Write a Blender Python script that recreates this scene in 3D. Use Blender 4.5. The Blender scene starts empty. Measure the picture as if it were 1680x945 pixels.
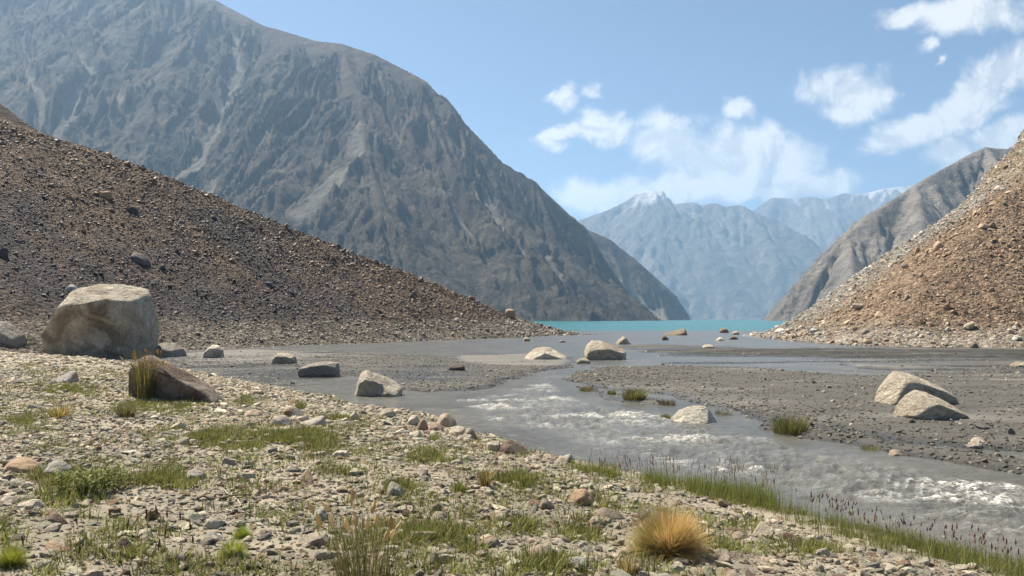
import bpy, bmesh, math
import numpy as np
from mathutils import Vector, Matrix

R = math.radians
SC = bpy.context.scene
COL = SC.collection

# ------------------------------------------------------------------ camera
W, HPX, F = 1680.0, 945.0, 1307.0          # photograph size and focal length in its pixels
CAM_Z = 2.4
YH = 523.5                                 # row of the true horizon
PITCH = math.atan((YH - HPX / 2) / F)
cam_d = bpy.data.cameras.new('camera')
cam_d.sensor_width = 36.0
cam_d.lens = 36.0 * F / W
cam_d.clip_start = 0.1
cam_d.clip_end = 40000
cam = bpy.data.objects.new('camera', cam_d)
cam.location = (0, 0, CAM_Z)
cam.rotation_euler = (math.pi / 2 + PITCH, 0, 0)
COL.objects.link(cam)
SC.camera = cam

# ------------------------------------------------------------------ sun, exposure
SUN_AZ, SUN_EL = R(48), R(57)              # azimuth to the left of straight ahead
to_sun = Vector((-math.sin(SUN_AZ) * math.cos(SUN_EL), math.cos(SUN_AZ) * math.cos(SUN_EL), math.sin(SUN_EL)))
sun_d = bpy.data.lights.new('sun', 'SUN')
sun_d.energy = 5.0
sun_d.angle = R(0.53)
sun_d.color = (1.0, 0.90, 0.76)
sun = bpy.data.objects.new('sun', sun_d)
sun.rotation_euler = to_sun.to_track_quat('Z', 'Y').to_euler()
sun.location = (0, 0, 60)
COL.objects.link(sun)
SC.view_settings.view_transform = 'Standard'
SC.view_settings.look = 'None'
SC.view_settings.gamma = 1.0
SC.view_settings.use_curve_mapping = False
SC.view_settings.exposure = 1.1
cy = SC.cycles
cy.use_denoising = True
cy.denoising_prefilter = 'ACCURATE'
cy.sample_clamp_direct = 5.0
SC.render.filter_size = 1.3
cy.max_bounces = 5
cy.diffuse_bounces = 1
cy.glossy_bounces = 2
cy.transmission_bounces = 2
cy.volume_bounces = 1
cy.transparent_max_bounces = 6
cy.sample_clamp_indirect = 4.0
cy.caustics_reflective = False
cy.caustics_refractive = False


class NT:
    """small helper to write node trees"""
    def __init__(self, tree):
        self.t = tree
        self.n = tree.nodes
        self.l = tree.links

    def new(self, typ, **kw):
        n = self.n.new(typ)
        for k, v in kw.items():
            setattr(n, k, v)
        return n

    def put(self, sock, v):
        if v is None:
            return
        if isinstance(v, bpy.types.NodeSocket):
            self.l.new(v, sock)
        elif isinstance(v, (tuple, list)):
            if sock.type == 'RGBA' and len(v) == 3:
                v = (*v, 1.0)
            sock.default_value = v
        else:
            sock.default_value = v

    def math(self, op, a, b=None, c=None, clamp=False):
        n = self.new('ShaderNodeMath', operation=op, use_clamp=clamp)
        for i, v in enumerate((a, b, c)):
            self.put(n.inputs[i], v)
        return n.outputs[0]

    def vmath(self, op, a, b=None):
        n = self.new('ShaderNodeVectorMath', operation=op)
        self.put(n.inputs[0], a)
        if op == 'SCALE':
            self.put(n.inputs['Scale'], b)
        else:
            self.put(n.inputs[1], b)
        return n.outputs['Value'] if op in ('LENGTH', 'DOT_PRODUCT', 'DISTANCE') else n.outputs[0]

    def noise(self, vec, scale, detail=4, rough=0.55, dist=0.0, dim='3D'):
        n = self.new('ShaderNodeTexNoise', noise_dimensions=dim)
        self.put(n.inputs['Vector'], vec)
        n.inputs['Scale'].default_value = scale
        n.inputs['Detail'].default_value = detail
        n.inputs['Roughness'].default_value = rough
        n.inputs['Distortion'].default_value = dist
        return n.outputs['Fac']

    def ramp(self, v, lo, hi, a=0.0, b=1.0, smooth=True):
        n = self.new('ShaderNodeMapRange', interpolation_type='SMOOTHSTEP' if smooth else 'LINEAR')
        for i, x in enumerate((v, lo, hi, a, b)):
            self.put(n.inputs[i], x)
        return n.outputs[0]

    def mix(self, f, a, b, mode='MIX'):
        n = self.new('ShaderNodeMix', data_type='RGBA', blend_type=mode)
        self.put(n.inputs[0], f)
        self.put(n.inputs[6], a)
        self.put(n.inputs[7], b)
        return n.outputs[2]

    def attr(self, name, typ='GEOMETRY'):
        return self.new('ShaderNodeAttribute', attribute_name=name, attribute_type=typ)

    def bump(self, h, dist, strength=1.0, normal=None):
        n = self.new('ShaderNodeBump')
        n.inputs['Strength'].default_value = strength
        n.inputs['Distance'].default_value = dist
        self.put(n.inputs['Height'], h)
        if normal is not None:
            self.put(n.inputs['Normal'], normal)
        return n.outputs[0]


# ------------------------------------------------------------------ world: sky and clouds
world = bpy.data.worlds.new('World')
SC.world = world
world.use_nodes = True
wt = NT(world.node_tree)
wt.n.clear()
sky = wt.new('ShaderNodeTexSky', sky_type='NISHITA')
sky.sun_disc = False
sky.sun_elevation = SUN_EL
sky.sun_rotation = -SUN_AZ
sky.altitude = 2400
sky.air_density = 1.0
sky.dust_density = 1.0
sky.ozone_density = 1.4
tc = wt.new('ShaderNodeTexCoord')
sep = wt.new('ShaderNodeSeparateXYZ')
wt.l.new(tc.outputs['Generated'], sep.inputs[0])
dy = wt.math('MAXIMUM', sep.outputs[1], 0.02)
uu = wt.math('DIVIDE', sep.outputs[0], dy)
vv = wt.math('DIVIDE', sep.outputs[2], dy)
comb = wt.new('ShaderNodeCombineXYZ')
wt.put(comb.inputs[0], uu)
wt.put(comb.inputs[1], vv)
P2 = comb.outputs[0]
# each cloud bank: centre, radii (degrees-like units of the photo's pixels) and tilt
CLOUDS = [
    (1195, 262, 165, 70, 0), (1100, 235, 80, 58, 8), (1265, 245, 80, 52, 0), (1170, 300, 150, 42, -4),
    (992, 208, 62, 38, 10), (912, 220, 60, 20, -14), (922, 160, 32, 24, 0), (966, 144, 26, 18, 0), (905, 240, 34, 14, 0),
    (1215, 171, 34, 26, 0), (1398, 148, 104, 46, 4), (1395, 182, 56, 30, 10), (1470, 148, 30, 20, 0),
    (1610, 12, 140, 40, 0), (1500, 14, 70, 24, -12), (1500, 215, 110, 32, -22), (1600, 165, 130, 44, -38), (1680, 105, 110, 50, -30),
    (1560, 250, 62, 30, -12), (1655, 222, 70, 40, -25), (1362, 302, 66, 24, -8), (945, 318, 60, 40, 10), (1010, 325, 110, 30, 0),
    (1085, 310, 100, 34, 0), (1531, 65, 34, 16, -35, .55), (1548, 93, 24, 12, -35, .6), (1230, 320, 120, 22, 0),
]
warp = wt.new('ShaderNodeTexNoise', noise_dimensions='2D')
wt.put(warp.inputs['Vector'], P2)
warp.inputs['Scale'].default_value = 22
warp.inputs['Detail'].default_value = 4
wv = wt.vmath('SCALE', wt.vmath('SUBTRACT', warp.outputs['Color'], (0.5, 0.5, 0.5)), 0.035)
PW = wt.vmath('ADD', P2, wv)
field = None
for (cx, cyy, rx, ry, rot, *amp) in CLOUDS:
    mp = wt.new('ShaderNodeMapping', vector_type='TEXTURE')
    wt.put(mp.inputs['Vector'], PW)
    mp.inputs['Location'].default_value = ((cx - 840) / F, (YH - cyy) / F, 0)
    mp.inputs['Rotation'].default_value = (0, 0, R(-rot))
    mp.inputs['Scale'].default_value = (rx / F, ry / F, 1)
    ln = wt.math('SUBTRACT', 1.0, wt.vmath('LENGTH', mp.outputs[0]))
    if amp:
        ln = wt.math('SUBTRACT', ln, amp[0])
    field = ln if field is None else wt.math('SMOOTH_MAX', field, ln, 0.15)
n1 = wt.noise(P2, 13, 10, 0.66, 0.35, '2D')
dens = wt.math('ADD', wt.math('MULTIPLY', field, 1.0), wt.math('MULTIPLY', wt.math('SUBTRACT', n1, 0.5), 1.4))
front = wt.math('GREATER_THAN', sep.outputs[1], 0.05)
cmask = wt.math('MULTIPLY', wt.ramp(dens, -0.10, 0.58), front)
cmask = wt.math('MULTIPLY', cmask, 0.93)
# underside of each cloud is greyer than its sunlit upper left
off = wt.vmath('ADD', P2, (-0.012, 0.022, 0))
n2 = wt.noise(off, 13, 6, 0.66, 0.35, '2D')
shade = wt.ramp(wt.math('SUBTRACT', n1, n2), -0.13, 0.10)
ccol = wt.mix(shade, (6.8, 6.95, 7.2, 1), (10.2, 9.9, 9.4, 1))
skymix = wt.mix(cmask, sky.outputs[0], ccol)
bg = wt.new('ShaderNodeBackground')
wt.put(bg.inputs[0], skymix)
bg.inputs[1].default_value = 0.05
wo = wt.new('ShaderNodeOutputWorld')
wt.l.new(bg.outputs[0], wo.inputs[0])

# ------------------------------------------------------------------ numeric helpers
rng = np.random.default_rng(11)


def _h(ix, iy, iz, seed):
    n = (ix * 374761393 + iy * 668265263 + iz * 2147483647 + seed * 1274126177) & 0xFFFFFFFF
    n = ((n ^ (n >> 13)) * 1274126177) & 0xFFFFFFFF
    n = ((n ^ (n >> 16)) * 2246822519) & 0xFFFFFFFF
    return (n ^ (n >> 15)) & 0xFFFFFFFF


def hash01(ix, iy, iz=0, seed=0):
    ix = np.asarray(ix, np.int64); iy = np.asarray(iy, np.int64); iz = np.asarray(iz, np.int64)
    return _h(ix, iy, iz, seed) / 4294967295.0


def noise2(x, y, seed=0):
    """gradient noise, about -1..1"""
    x = np.asarray(x, float); y = np.asarray(y, float)
    ix = np.floor(x).astype(np.int64); iy = np.floor(y).astype(np.int64)
    fx = x - ix; fy = y - iy
    u = fx * fx * fx * (fx * (fx * 6 - 15) + 10); v = fy * fy * fy * (fy * (fy * 6 - 15) + 10)
    def g(a, b, px, py):
        t = hash01(a, b, 0, seed) * 2 * np.pi
        return np.cos(t) * px + np.sin(t) * py
    a = g(ix, iy, fx, fy); b = g(ix + 1, iy, fx - 1, fy)
    c = g(ix, iy + 1, fx, fy - 1); d = g(ix + 1, iy + 1, fx - 1, fy - 1)
    return 1.5 * ((a * (1 - u) + b * u) * (1 - v) + (c * (1 - u) + d * u) * v)


def fbm2(x, y, oct=4, seed=0, gain=0.5, ridged=False):
    s = 0; a = 1.0; f = 1.0; tot = 0
    for o in range(oct):
        n = noise2(x * f + 13.7 * o, y * f - 7.3 * o, seed + o)
        if ridged:
            n = 1 - 2 * np.abs(n)
        s = s + a * n; tot += a
        a *= gain; f *= 2.03
    return s / tot


def noise3(p, seed=0):
    i = np.floor(p).astype(np.int64); f = p - i
    w = f * f * (3 - 2 * f)
    r = 0
    for dx in (0, 1):
        for dyy in (0, 1):
            for dz in (0, 1):
                h = hash01(i[:, 0] + dx, i[:, 1] + dyy, i[:, 2] + dz, seed) * 2 - 1
                wt_ = (w[:, 0] if dx else 1 - w[:, 0]) * (w[:, 1] if dyy else 1 - w[:, 1]) * (w[:, 2] if dz else 1 - w[:, 2])
                r = r + h * wt_
    return r


def fbm3(p, oct=4, seed=0, gain=0.5):
    s = 0; a = 1; t = 0
    for o in range(oct):
        s = s + a * noise3(p * (2.07 ** o) + o * 5.1, seed + o); t += a; a *= gain
    return s / t


def sstep(a, b, x):
    t = np.clip((x - a) / (b - a), 0, 1)
    return t * t * (3 - 2 * t)


def smax(a, b, k):
    h = np.clip(0.5 + 0.5 * (a - b) / k, 0, 1)
    return b * (1 - h) + a * h + k * h * (1 - h)


CP, SP = math.cos(PITCH), math.sin(PITCH)


def ray(px, py):
    """world direction of a pixel of the photograph, scaled so that its y is 1"""
    a = (px - W / 2) / F; b = -(py - HPX / 2) / F
    d = np.array([a, CP - b * SP, SP + b * CP])
    return d / d[1]


def on_z(px, py, z=0.0):
    d = ray(px, py)
    t = (z - CAM_Z) / d[2]
    return np.array([d[0] * t, t])


def at_depth(px, py, depth):
    d = ray(px, py)
    return np.array([d[0] * depth, depth, CAM_Z + d[2] * depth])


def to_px(x, y, z):
    zz = z - CAM_Z
    fwd = y * CP + zz * SP
    up = -y * SP + zz * CP
    fwd = np.where(fwd < 0.1, 0.1, fwd)
    return W / 2 + F * x / fwd, HPX / 2 - F * up / fwd, fwd


def poly_px(pts, z=0.0):
    return np.array([on_z(a, b, z) for a, b in pts])


def sdf(poly, x, y):
    """signed distance to a closed polygon, positive inside"""
    d = np.full(np.shape(x), 1e18); inside = np.zeros(np.shape(x), bool)
    n = len(poly)
    for i in range(n):
        ax, ay = poly[i]; bx, by = poly[(i + 1) % n]
        ex, ey = bx - ax, by - ay
        t = np.clip(((x - ax) * ex + (y - ay) * ey) / (ex * ex + ey * ey + 1e-12), 0, 1)
        d = np.minimum(d, (x - ax - t * ex) ** 2 + (y - ay - t * ey) ** 2)
        c = ((ay > y) != (by > y))
        with np.errstate(divide='ignore', invalid='ignore'):
            xi = ax + (y - ay) * ex / (ey if abs(ey) > 1e-12 else 1e-12)
        inside ^= c & (x < xi)
    d = np.sqrt(d)
    return np.where(inside, d, -d)


def sdf_near(poly, x, y, pad=6.0):
    """sdf() worked out only in and around the polygon, -99 elsewhere"""
    (x0, y0), (x1, y1) = poly.min(0) - pad, poly.max(0) + pad
    m = (x > x0) & (x < x1) & (y > y0) & (y < y1)
    out = np.full(np.shape(x), -99.0)
    if m.any():
        out[m] = sdf(poly, x[m], y[m])
    return out


def dist_line(pts, x, y):
    """distance to an open polyline and the fraction along it"""
    d = np.full(np.shape(x), 1e18); f = np.zeros(np.shape(x))
    n = len(pts) - 1
    for i in range(n):
        ax, ay = pts[i][:2]; bx, by = pts[i + 1][:2]
        ex, ey = bx - ax, by - ay
        t = np.clip(((x - ax) * ex + (y - ay) * ey) / (ex * ex + ey * ey + 1e-12), 0, 1)
        q = (x - ax - t * ex) ** 2 + (y - ay - t * ey) ** 2
        m = q < d
        d = np.where(m, q, d); f = np.where(m, (i + t) / n, f)
    return np.sqrt(d), f


# ------------------------------------------------------------------ object helpers
def tag(o, label=None, cat=None, group=None, kind=None):
    if label: o['label'] = label
    if cat: o['category'] = cat
    if group: o['group'] = group
    if kind: o['kind'] = kind
    return o


def mesh_np(name, v, faces, smooth=True):
    """mesh from numpy arrays; faces is an (n,3) or (n,4) array"""
    me = bpy.data.meshes.new(name)
    v = np.asarray(v, np.float32); faces = np.asarray(faces, np.int32)
    k = faces.shape[1]; n = len(faces)
    me.vertices.add(len(v)); me.vertices.foreach_set('co', v.ravel())
    me.loops.add(n * k); me.loops.foreach_set('vertex_index', faces.ravel())
    me.polygons.add(n); me.polygons.foreach_set('loop_start', np.arange(0, n * k, k, dtype=np.int32))
    me.polygons.foreach_set('loop_total', np.full(n, k, np.int32))
    me.polygons.foreach_set('use_smooth', np.full(n, smooth, bool))
    me.update(calc_edges=True)
    return me


def add_attr(me, name, arr, typ='FLOAT_COLOR'):
    a = me.attributes.new(name, typ, 'POINT')
    arr = np.asarray(arr, np.float32)
    if typ == 'FLOAT_COLOR':
        if arr.shape[1] == 3:
            arr = np.concatenate([arr, np.ones((len(arr), 1), np.float32)], 1)
        a.data.foreach_set('color', arr.ravel())
    elif typ == 'FLOAT':
        a.data.foreach_set('value', arr.ravel())
    elif typ == 'FLOAT_VECTOR':
        a.data.foreach_set('vector', arr.ravel())


def add_int(me, name, arr):
    a = me.attributes.new(name, 'INT', 'POINT')
    a.data.foreach_set('value', np.asarray(arr, np.int32))


def link(name, me, mat=None, loc=(0, 0, 0), parent=None):
    o = bpy.data.objects.new(name, me)
    COL.objects.link(o)
    o.location = loc
    if mat is not None and not me.materials:
        me.materials.append(mat)
    if parent is not None:
        o.parent = parent
    return o


def grid_faces(nr, nc, keep=None):
    i = np.arange(nr * nc).reshape(nr, nc)
    f = np.stack([i[:-1, :-1], i[:-1, 1:], i[1:, 1:], i[1:, :-1]], -1).reshape(-1, 4)
    if keep is not None:
        k = keep.reshape(nr, nc)
        kk = (k[:-1, :-1] | k[:-1, 1:] | k[1:, 1:] | k[1:, :-1]).reshape(-1)
        f = f[kk]
    return f


def compact(v, f, *arrs):
    used = np.zeros(len(v), bool); used[f.ravel()] = True
    idx = np.cumsum(used) - 1
    return (v[used], idx[f]) + tuple(a[used] for a in arrs)


def new_mat(name):
    m = bpy.data.materials.new(name)
    m.use_nodes = True
    t = NT(m.node_tree)
    b = m.node_tree.nodes['Principled BSDF']
    return m, t, b


# ------------------------------------------------------------------ materials
def mat_attr_rock(name, bump_scale, bump_dist, var=0.35, rough=0.9, vscale=0.1, spec=0.25):
    """colour from the mesh's 'base' attribute, broken up with noise, and a fine relief"""
    m, t, b = new_mat(name)
    co = t.new('ShaderNodeTexCoord').outputs['Object']
    base = t.attr('base').outputs['Color']
    n1 = t.noise(co, vscale, 9, 0.68, 0.4)
    n2 = t.noise(co, vscale * 7, 6, 0.7, 0.0)
    f = t.ramp(n1, 0.25, 0.75, 1 - var, 1 + var, False)
    g = t.ramp(n2, 0.25, 0.75, 1 - var * .8, 1 + var * .8, False)
    k = t.math('MULTIPLY', f, g)
    c = t.vmath('SCALE', base, k)
    t.put(b.inputs['Base Color'], c)
    b.inputs['Roughness'].default_value = rough
    b.inputs['Specular IOR Level'].default_value = spec
    h = t.noise(co, bump_scale, 10, 0.72, 0.3)
    t.put(b.inputs['Normal'], t.bump(h, bump_dist))
    return m


def mat_stone(name, rough=0.85, spec=0.3, scale=3.0, stain=0.0, stain_col=(0.10, 0.055, 0.03), bump=0.04, contrast=0.28, samt=1.0, cracks=0.0, ridged=0.0):
    """stone whose own colour is its 'tint', with veins, mottling, stains and fine relief"""
    m, t, b = new_mat(name)
    co = t.new('ShaderNodeTexCoord').outputs['Object']
    oi = t.new('ShaderNodeObjectInfo')
    rnd = t.math('MULTIPLY', oi.outputs['Random'], 37.0)
    co = t.vmath('ADD', co, rnd)
    tint = t.attr('tint', 'INSTANCER').outputs['Color']
    n1 = t.noise(co, scale * 0.5, 6, 0.65, 0.6)
    n2 = t.noise(co, scale * 5, 6, 0.75, 0.0)
    k = t.math('MULTIPLY', t.ramp(n1, 0.25, 0.75, 1 - contrast, 1 + contrast, False), t.ramp(n2, 0.2, 0.8, 1 - contrast, 1 + contrast, False))
    c = t.vmath('SCALE', tint, k)
    if stain > 0:
        s = t.noise(co, scale * 0.33, 5, 0.6, 1.2)
        c = t.mix(t.ramp(s, 0.58 - stain * .3, 0.74 - stain * .25, 0, samt), c, stain_col)
    crack = None
    if cracks > 0:
        wn = t.new('ShaderNodeTexNoise'); t.put(wn.inputs['Vector'], co); wn.inputs['Scale'].default_value = scale * .9; wn.inputs['Detail'].default_value = 5
        wv_ = t.vmath('ADD', co, t.vmath('SCALE', wn.outputs['Color'], .9 / scale))
        vo = t.new('ShaderNodeTexVoronoi', feature='DISTANCE_TO_EDGE'); t.put(vo.inputs['Vector'], wv_); vo.inputs['Scale'].default_value = scale * .55
        brk = t.ramp(t.noise(co, scale * .8, 3, .5, 0), .45, .6)
        crack = t.math('MULTIPLY', t.ramp(vo.outputs['Distance'], 0.0, .03, 1.0, 0.0), brk)
        c = t.mix(t.math('MULTIPLY', crack, cracks), c, (.07, .055, .04))
    t.put(b.inputs['Base Color'], c)
    b.inputs['Roughness'].default_value = rough
    b.inputs['Specular IOR Level'].default_value = spec
    h = t.math('ADD', t.noise(co, scale * 1.2, 9, 0.72, 0.4), t.math('MULTIPLY', n2, 0.35))
    if ridged > 0:
        rn = t.noise(co, scale * .9, 6, .68, .5)
        rn = t.math('ABSOLUTE', t.math('SUBTRACT', rn, .5))
        h = t.math('ADD', h, t.math('MULTIPLY', rn, ridged))
        pit = t.ramp(rn, 0.0, .035, .55, 0.0)
        t.put(b.inputs['Base Color'], t.mix(pit, c, t.vmath('SCALE', c, .42)))
    if crack is not None:
        h = t.math('SUBTRACT', h, t.math('MULTIPLY', crack, .5))
    t.put(b.inputs['Normal'], t.bump(h, bump))
    return m


def mat_leaf(name, rough=0.6, trans=0.35):
    m, t, b = new_mat(name)
    c = t.attr('base').outputs['Color']
    t.put(b.inputs['Base Color'], c)
    b.inputs['Roughness'].default_value = rough
    b.inputs['Specular IOR Level'].default_value = 0.25
    tr = t.new('ShaderNodeBsdfTranslucent')
    t.put(tr.inputs['Color'], c)
    mx = t.new('ShaderNodeMixShader')
    mx.inputs[0].default_value = trans
    t.l.new(b.outputs[0], mx.inputs[1]); t.l.new(tr.outputs[0], mx.inputs[2])
    t.l.new(mx.outputs[0], t.n['Material Output'].inputs[0])
    return m


M_MTN = mat_attr_rock('mountain_rock', 0.045, 22.0, 0.42, 0.95, 0.011)
M_FAR = mat_attr_rock('far_mountain_rock', 0.012, 50.0, 0.25, 0.95, 0.002)
M_SLOPE = mat_attr_rock('scree_soil', 2.2, 0.45, 0.35, 0.9, 0.35)
M_GROUND = mat_attr_rock('silt_ground', 14.0, 0.035, 0.22, 0.92, 0.9)
M_BOULDER = mat_stone('pale_boulder', 0.88, 0.25, 1.6, 0.2, (0.30, 0.225, 0.15), 0.24, 0.30, 0.6, 0.0, 2.0)
M_HUGE = mat_stone('huge_boulder_stone', 0.88, 0.25, 1.1, 0.42, (0.20, 0.145, 0.095), 0.34, 0.34, 0.75, 0.0, 2.2)  # brown stain, made stronger to put darker shade into the face's colour
M_BROWN = mat_stone('stained_boulder', 0.85, 0.3, 1.6, 0.45, (0.10, 0.055, 0.032), 0.2, 0.3, 0.8, 0.0, 1.6)
M_STONE = mat_stone('bank_stone', 0.85, 0.3, 2.2, 0.15, (0.2, 0.12, 0.06), 0.08, 0.22)
M_SCREE = mat_stone('dark_scree_stone', 0.5, 0.35, 1.5, 0.0, bump=0.08, contrast=0.3)
M_TALUS = mat_stone('tan_talus_stone', 0.85, 0.3, 1.5, 0.0, bump=0.08, contrast=0.25)
M_GRASS = mat_leaf('grass_blade')
M_WOOD = mat_stone('dry_wood', 0.8, 0.2, 8.0, 0.0, bump=0.01, contrast=0.3)

t = NT(M_SLOPE.node_tree)
b = M_SLOPE.node_tree.nodes['Principled BSDF']
co = t.new('ShaderNodeTexCoord').outputs['Object']
old = b.inputs['Base Color'].links[0].from_socket
kk = None; hh_ = None
for sc_ in (2.6, 5.5):
    vo = t.new('ShaderNodeTexVoronoi', feature='F1')
    t.put(vo.inputs['Vector'], co)
    vo.inputs['Scale'].default_value = sc_
    sp = t.new('ShaderNodeSeparateColor'); t.put(sp.inputs[0], vo.outputs['Color'])
    q = t.ramp(sp.outputs[0], 0, 1, .55, 1.45, False)
    hq = t.math('MULTIPLY', t.math('SUBTRACT', sp.outputs[1], vo.outputs['Distance']), 1.0 / sc_)
    kk = q if kk is None else t.math('MULTIPLY', kk, q)
    hh_ = hq if hh_ is None else t.math('ADD', hh_, hq)
t.put(b.inputs['Base Color'], t.vmath('SCALE', old, kk))
t.put(b.inputs['Normal'], t.bump(hh_, .8, 1.0, b.inputs['Normal'].links[0].from_socket))

# wet-ground roughness: silt near the water is smoother
t = NT(M_GROUND.node_tree)
b = M_GROUND.node_tree.nodes['Principled BSDF']
wet = t.attr('wet').outputs['Fac']
t.put(b.inputs['Roughness'], t.ramp(wet, 0, 1, 0.92, 0.35))

# ------------------------------------------------------------------ the lie of the land
BANK = np.vstack([poly_px([(1900, 985), (1680, 930), (1560, 906), (1480, 886), (1400, 864), (1290, 830), (1200, 808), (1100, 786), (1000, 768),
                           (940, 756), (870, 742), (800, 714), (745, 694), (700, 688), (650, 685), (580, 670), (520, 656), (480, 646),
                           (430, 635), (365, 624), (300, 613), (250, 605), (180, 598), (100, 590), (0, 584), (-250, 580)]),
                  [(-75, 30), (-70, -40), (20, -40), (16, -8), (8.5, 4.5)]])
BAR_A = poly_px([(100, 592), (262, 584), (330, 577), (400, 573), (470, 574.5), (560, 577), (640, 584), (740, 586), (800, 583.5), (860, 581), (915, 583),
                 (948, 591), (942, 599), (905, 606), (868, 613), (830, 630), (770, 640), (700, 642), (630, 632), (560, 613), (500, 602), (430, 598), (330, 602), (230, 604)])
BAR_B = poly_px([(935, 622), (952, 610), (1000, 603), (1100, 601), (1250, 605), (1340, 612), (1420, 618), (1500, 614), (1700, 614), (1900, 630), (1900, 775),
                 (1700, 742), (1600, 736), (1500, 728), (1400, 713), (1330, 700), (1240, 685), (1160, 664), (1080, 650), (1010, 640), (960, 635)])
BAR_S1 = poly_px([(945, 632), (1000, 643), (1060, 650), (1105, 661), (1095, 668), (1050, 664), (1000, 655), (960, 642)])
BAR_S2 = poly_px([(1248, 684), (1300, 693), (1330, 706), (1430, 721), (1480, 733), (1600, 744), (1800, 768), (1900, 790), (1900, 830), (1680, 779),
                  (1560, 763), (1480, 749), (1400, 731), (1320, 717), (1262, 700)])
BAR_C = poly_px([(1040, 578), (1150, 573), (1400, 573), (1700, 575), (1900, 578), (1900, 590), (1700, 586), (1400, 588), (1260, 584), (1100, 581)])
BAR_D = poly_px([(1370, 597), (1480, 603), (1580, 606), (1460, 607.5), (1400, 603)])
BAR_E = poly_px([(990, 569), (1060, 565), (1140, 567), (1220, 571), (1100, 573), (1010, 572)])

L_T = np.array([at_depth(958, 549, 122)[0], 122.0])
L_B = np.array([-28.0, 57.0])
L_DIR = (L_B - L_T) / np.linalg.norm(L_B - L_T)
L_NRM = np.array([L_DIR[1], -L_DIR[0]])
if np.dot(np.array([-64.0, 100.0]) - L_T, L_NRM) < 0:
    L_NRM = -L_NRM
RIDGE_L = [at_depth(960, 551, 124), at_depth(850, 520, 120), at_depth(640, 440, 112), at_depth(430, 352, 106), at_depth(220, 270, 100), at_depth(40, 205, 97),
           at_depth(-40, 178, 96), at_depth(-400, 20, 90)]
BASE_R = np.array([(41.5, 150), (39.5, 128), (34.0, 112), (30.0, 88), (30.5, 72), (41.6, 65.5), (80, 60), (200, 55), (400, 50)])
POLY_R = np.vstack([BASE_R, [(400, 400), (45, 400)]])
R_U = np.array([-10, 0, 2, 5.5, 15, 24, 30, 34, 37.5, 41, 60, 100])
R_Z = np.array([-3.0, 0.0, .55, 2.2, 9.0, 15.2, 19.2, 22.5, 27.0, 31.0, 44.0, 60.0])


def H_left(x, y):
    u = (x - L_T[0]) * L_NRM[0] + (y - L_T[1]) * L_NRM[1]          # metres in from the foot of the slope
    w = (x - L_T[0]) * L_DIR[0] + (y - L_T[1]) * L_DIR[1]
    u = u + 1.6 * noise2(w * 0.06, 3.1, 5) + 0.5 * noise2(w * .3, u * .3, 6)
    # height of the ridge line as seen over the slope, and the plane up to it
    z = np.where(u < 0, 0.25 * u, 0)
    face = 0.10 * u + 0.44 * np.maximum(u - 2.5, 0) + 0.02 * np.maximum(u - 20, 0)
    dr, fr = dist_line(RIDGE_L, x, y)
    rz = np.interp(fr * (len(RIDGE_L) - 1), np.arange(len(RIDGE_L)), [p[2] for p in RIDGE_L])
    rx = np.interp(fr * (len(RIDGE_L) - 1), np.arange(len(RIDGE_L)), [p[0] for p in RIDGE_L])
    ry = np.interp(fr * (len(RIDGE_L) - 1), np.arange(len(RIDGE_L)), [p[1] for p in RIDGE_L])
    ru = (rx - L_T[0]) * L_NRM[0] + (ry - L_T[1]) * L_NRM[1]
    # between foot (u = 0) and ridge (u = ru): rises steadily to rz
    k = np.clip(u / np.maximum(ru, 0.5), -1, 3)
    up = rz * (0.25 * k ** 2 + 0.75 * k)
    down = rz - 0.55 * (u - ru)
    z = np.where(u < 0, 0.2 * u, np.where(k < 1, up, down))
    big = np.clip(u / 8, 0, 1)
    z = z + big * (0.55 * fbm2(x * .05, y * .05, 3, 41) + 0.22 * fbm2(x * .3, y * .3, 4, 42))
    return z


def H_right(x, y):
    u = sdf(POLY_R, x, y)
    u = u + 0.9 * noise2(y * .08, 1.7, 8) + 0.4 * noise2(x * .3, y * .3, 9)
    z = np.interp(u, R_U, R_Z)
    z = z - 0.9 * np.maximum(y - 124 - 2 * noise2(x * .1, 0.3, 3), 0)
    big = np.clip(u / 8, 0, 1)
    z = z + big * (0.8 * fbm2(x * .06, y * .06, 3, 51) + 0.25 * fbm2(x * .35, y * .35, 4, 52))
    crag = sstep(27, 36, u)
    z = z + crag * 1.6 * fbm2(x * .16, y * .16, 5, 53, ridged=True)
    return z


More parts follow.
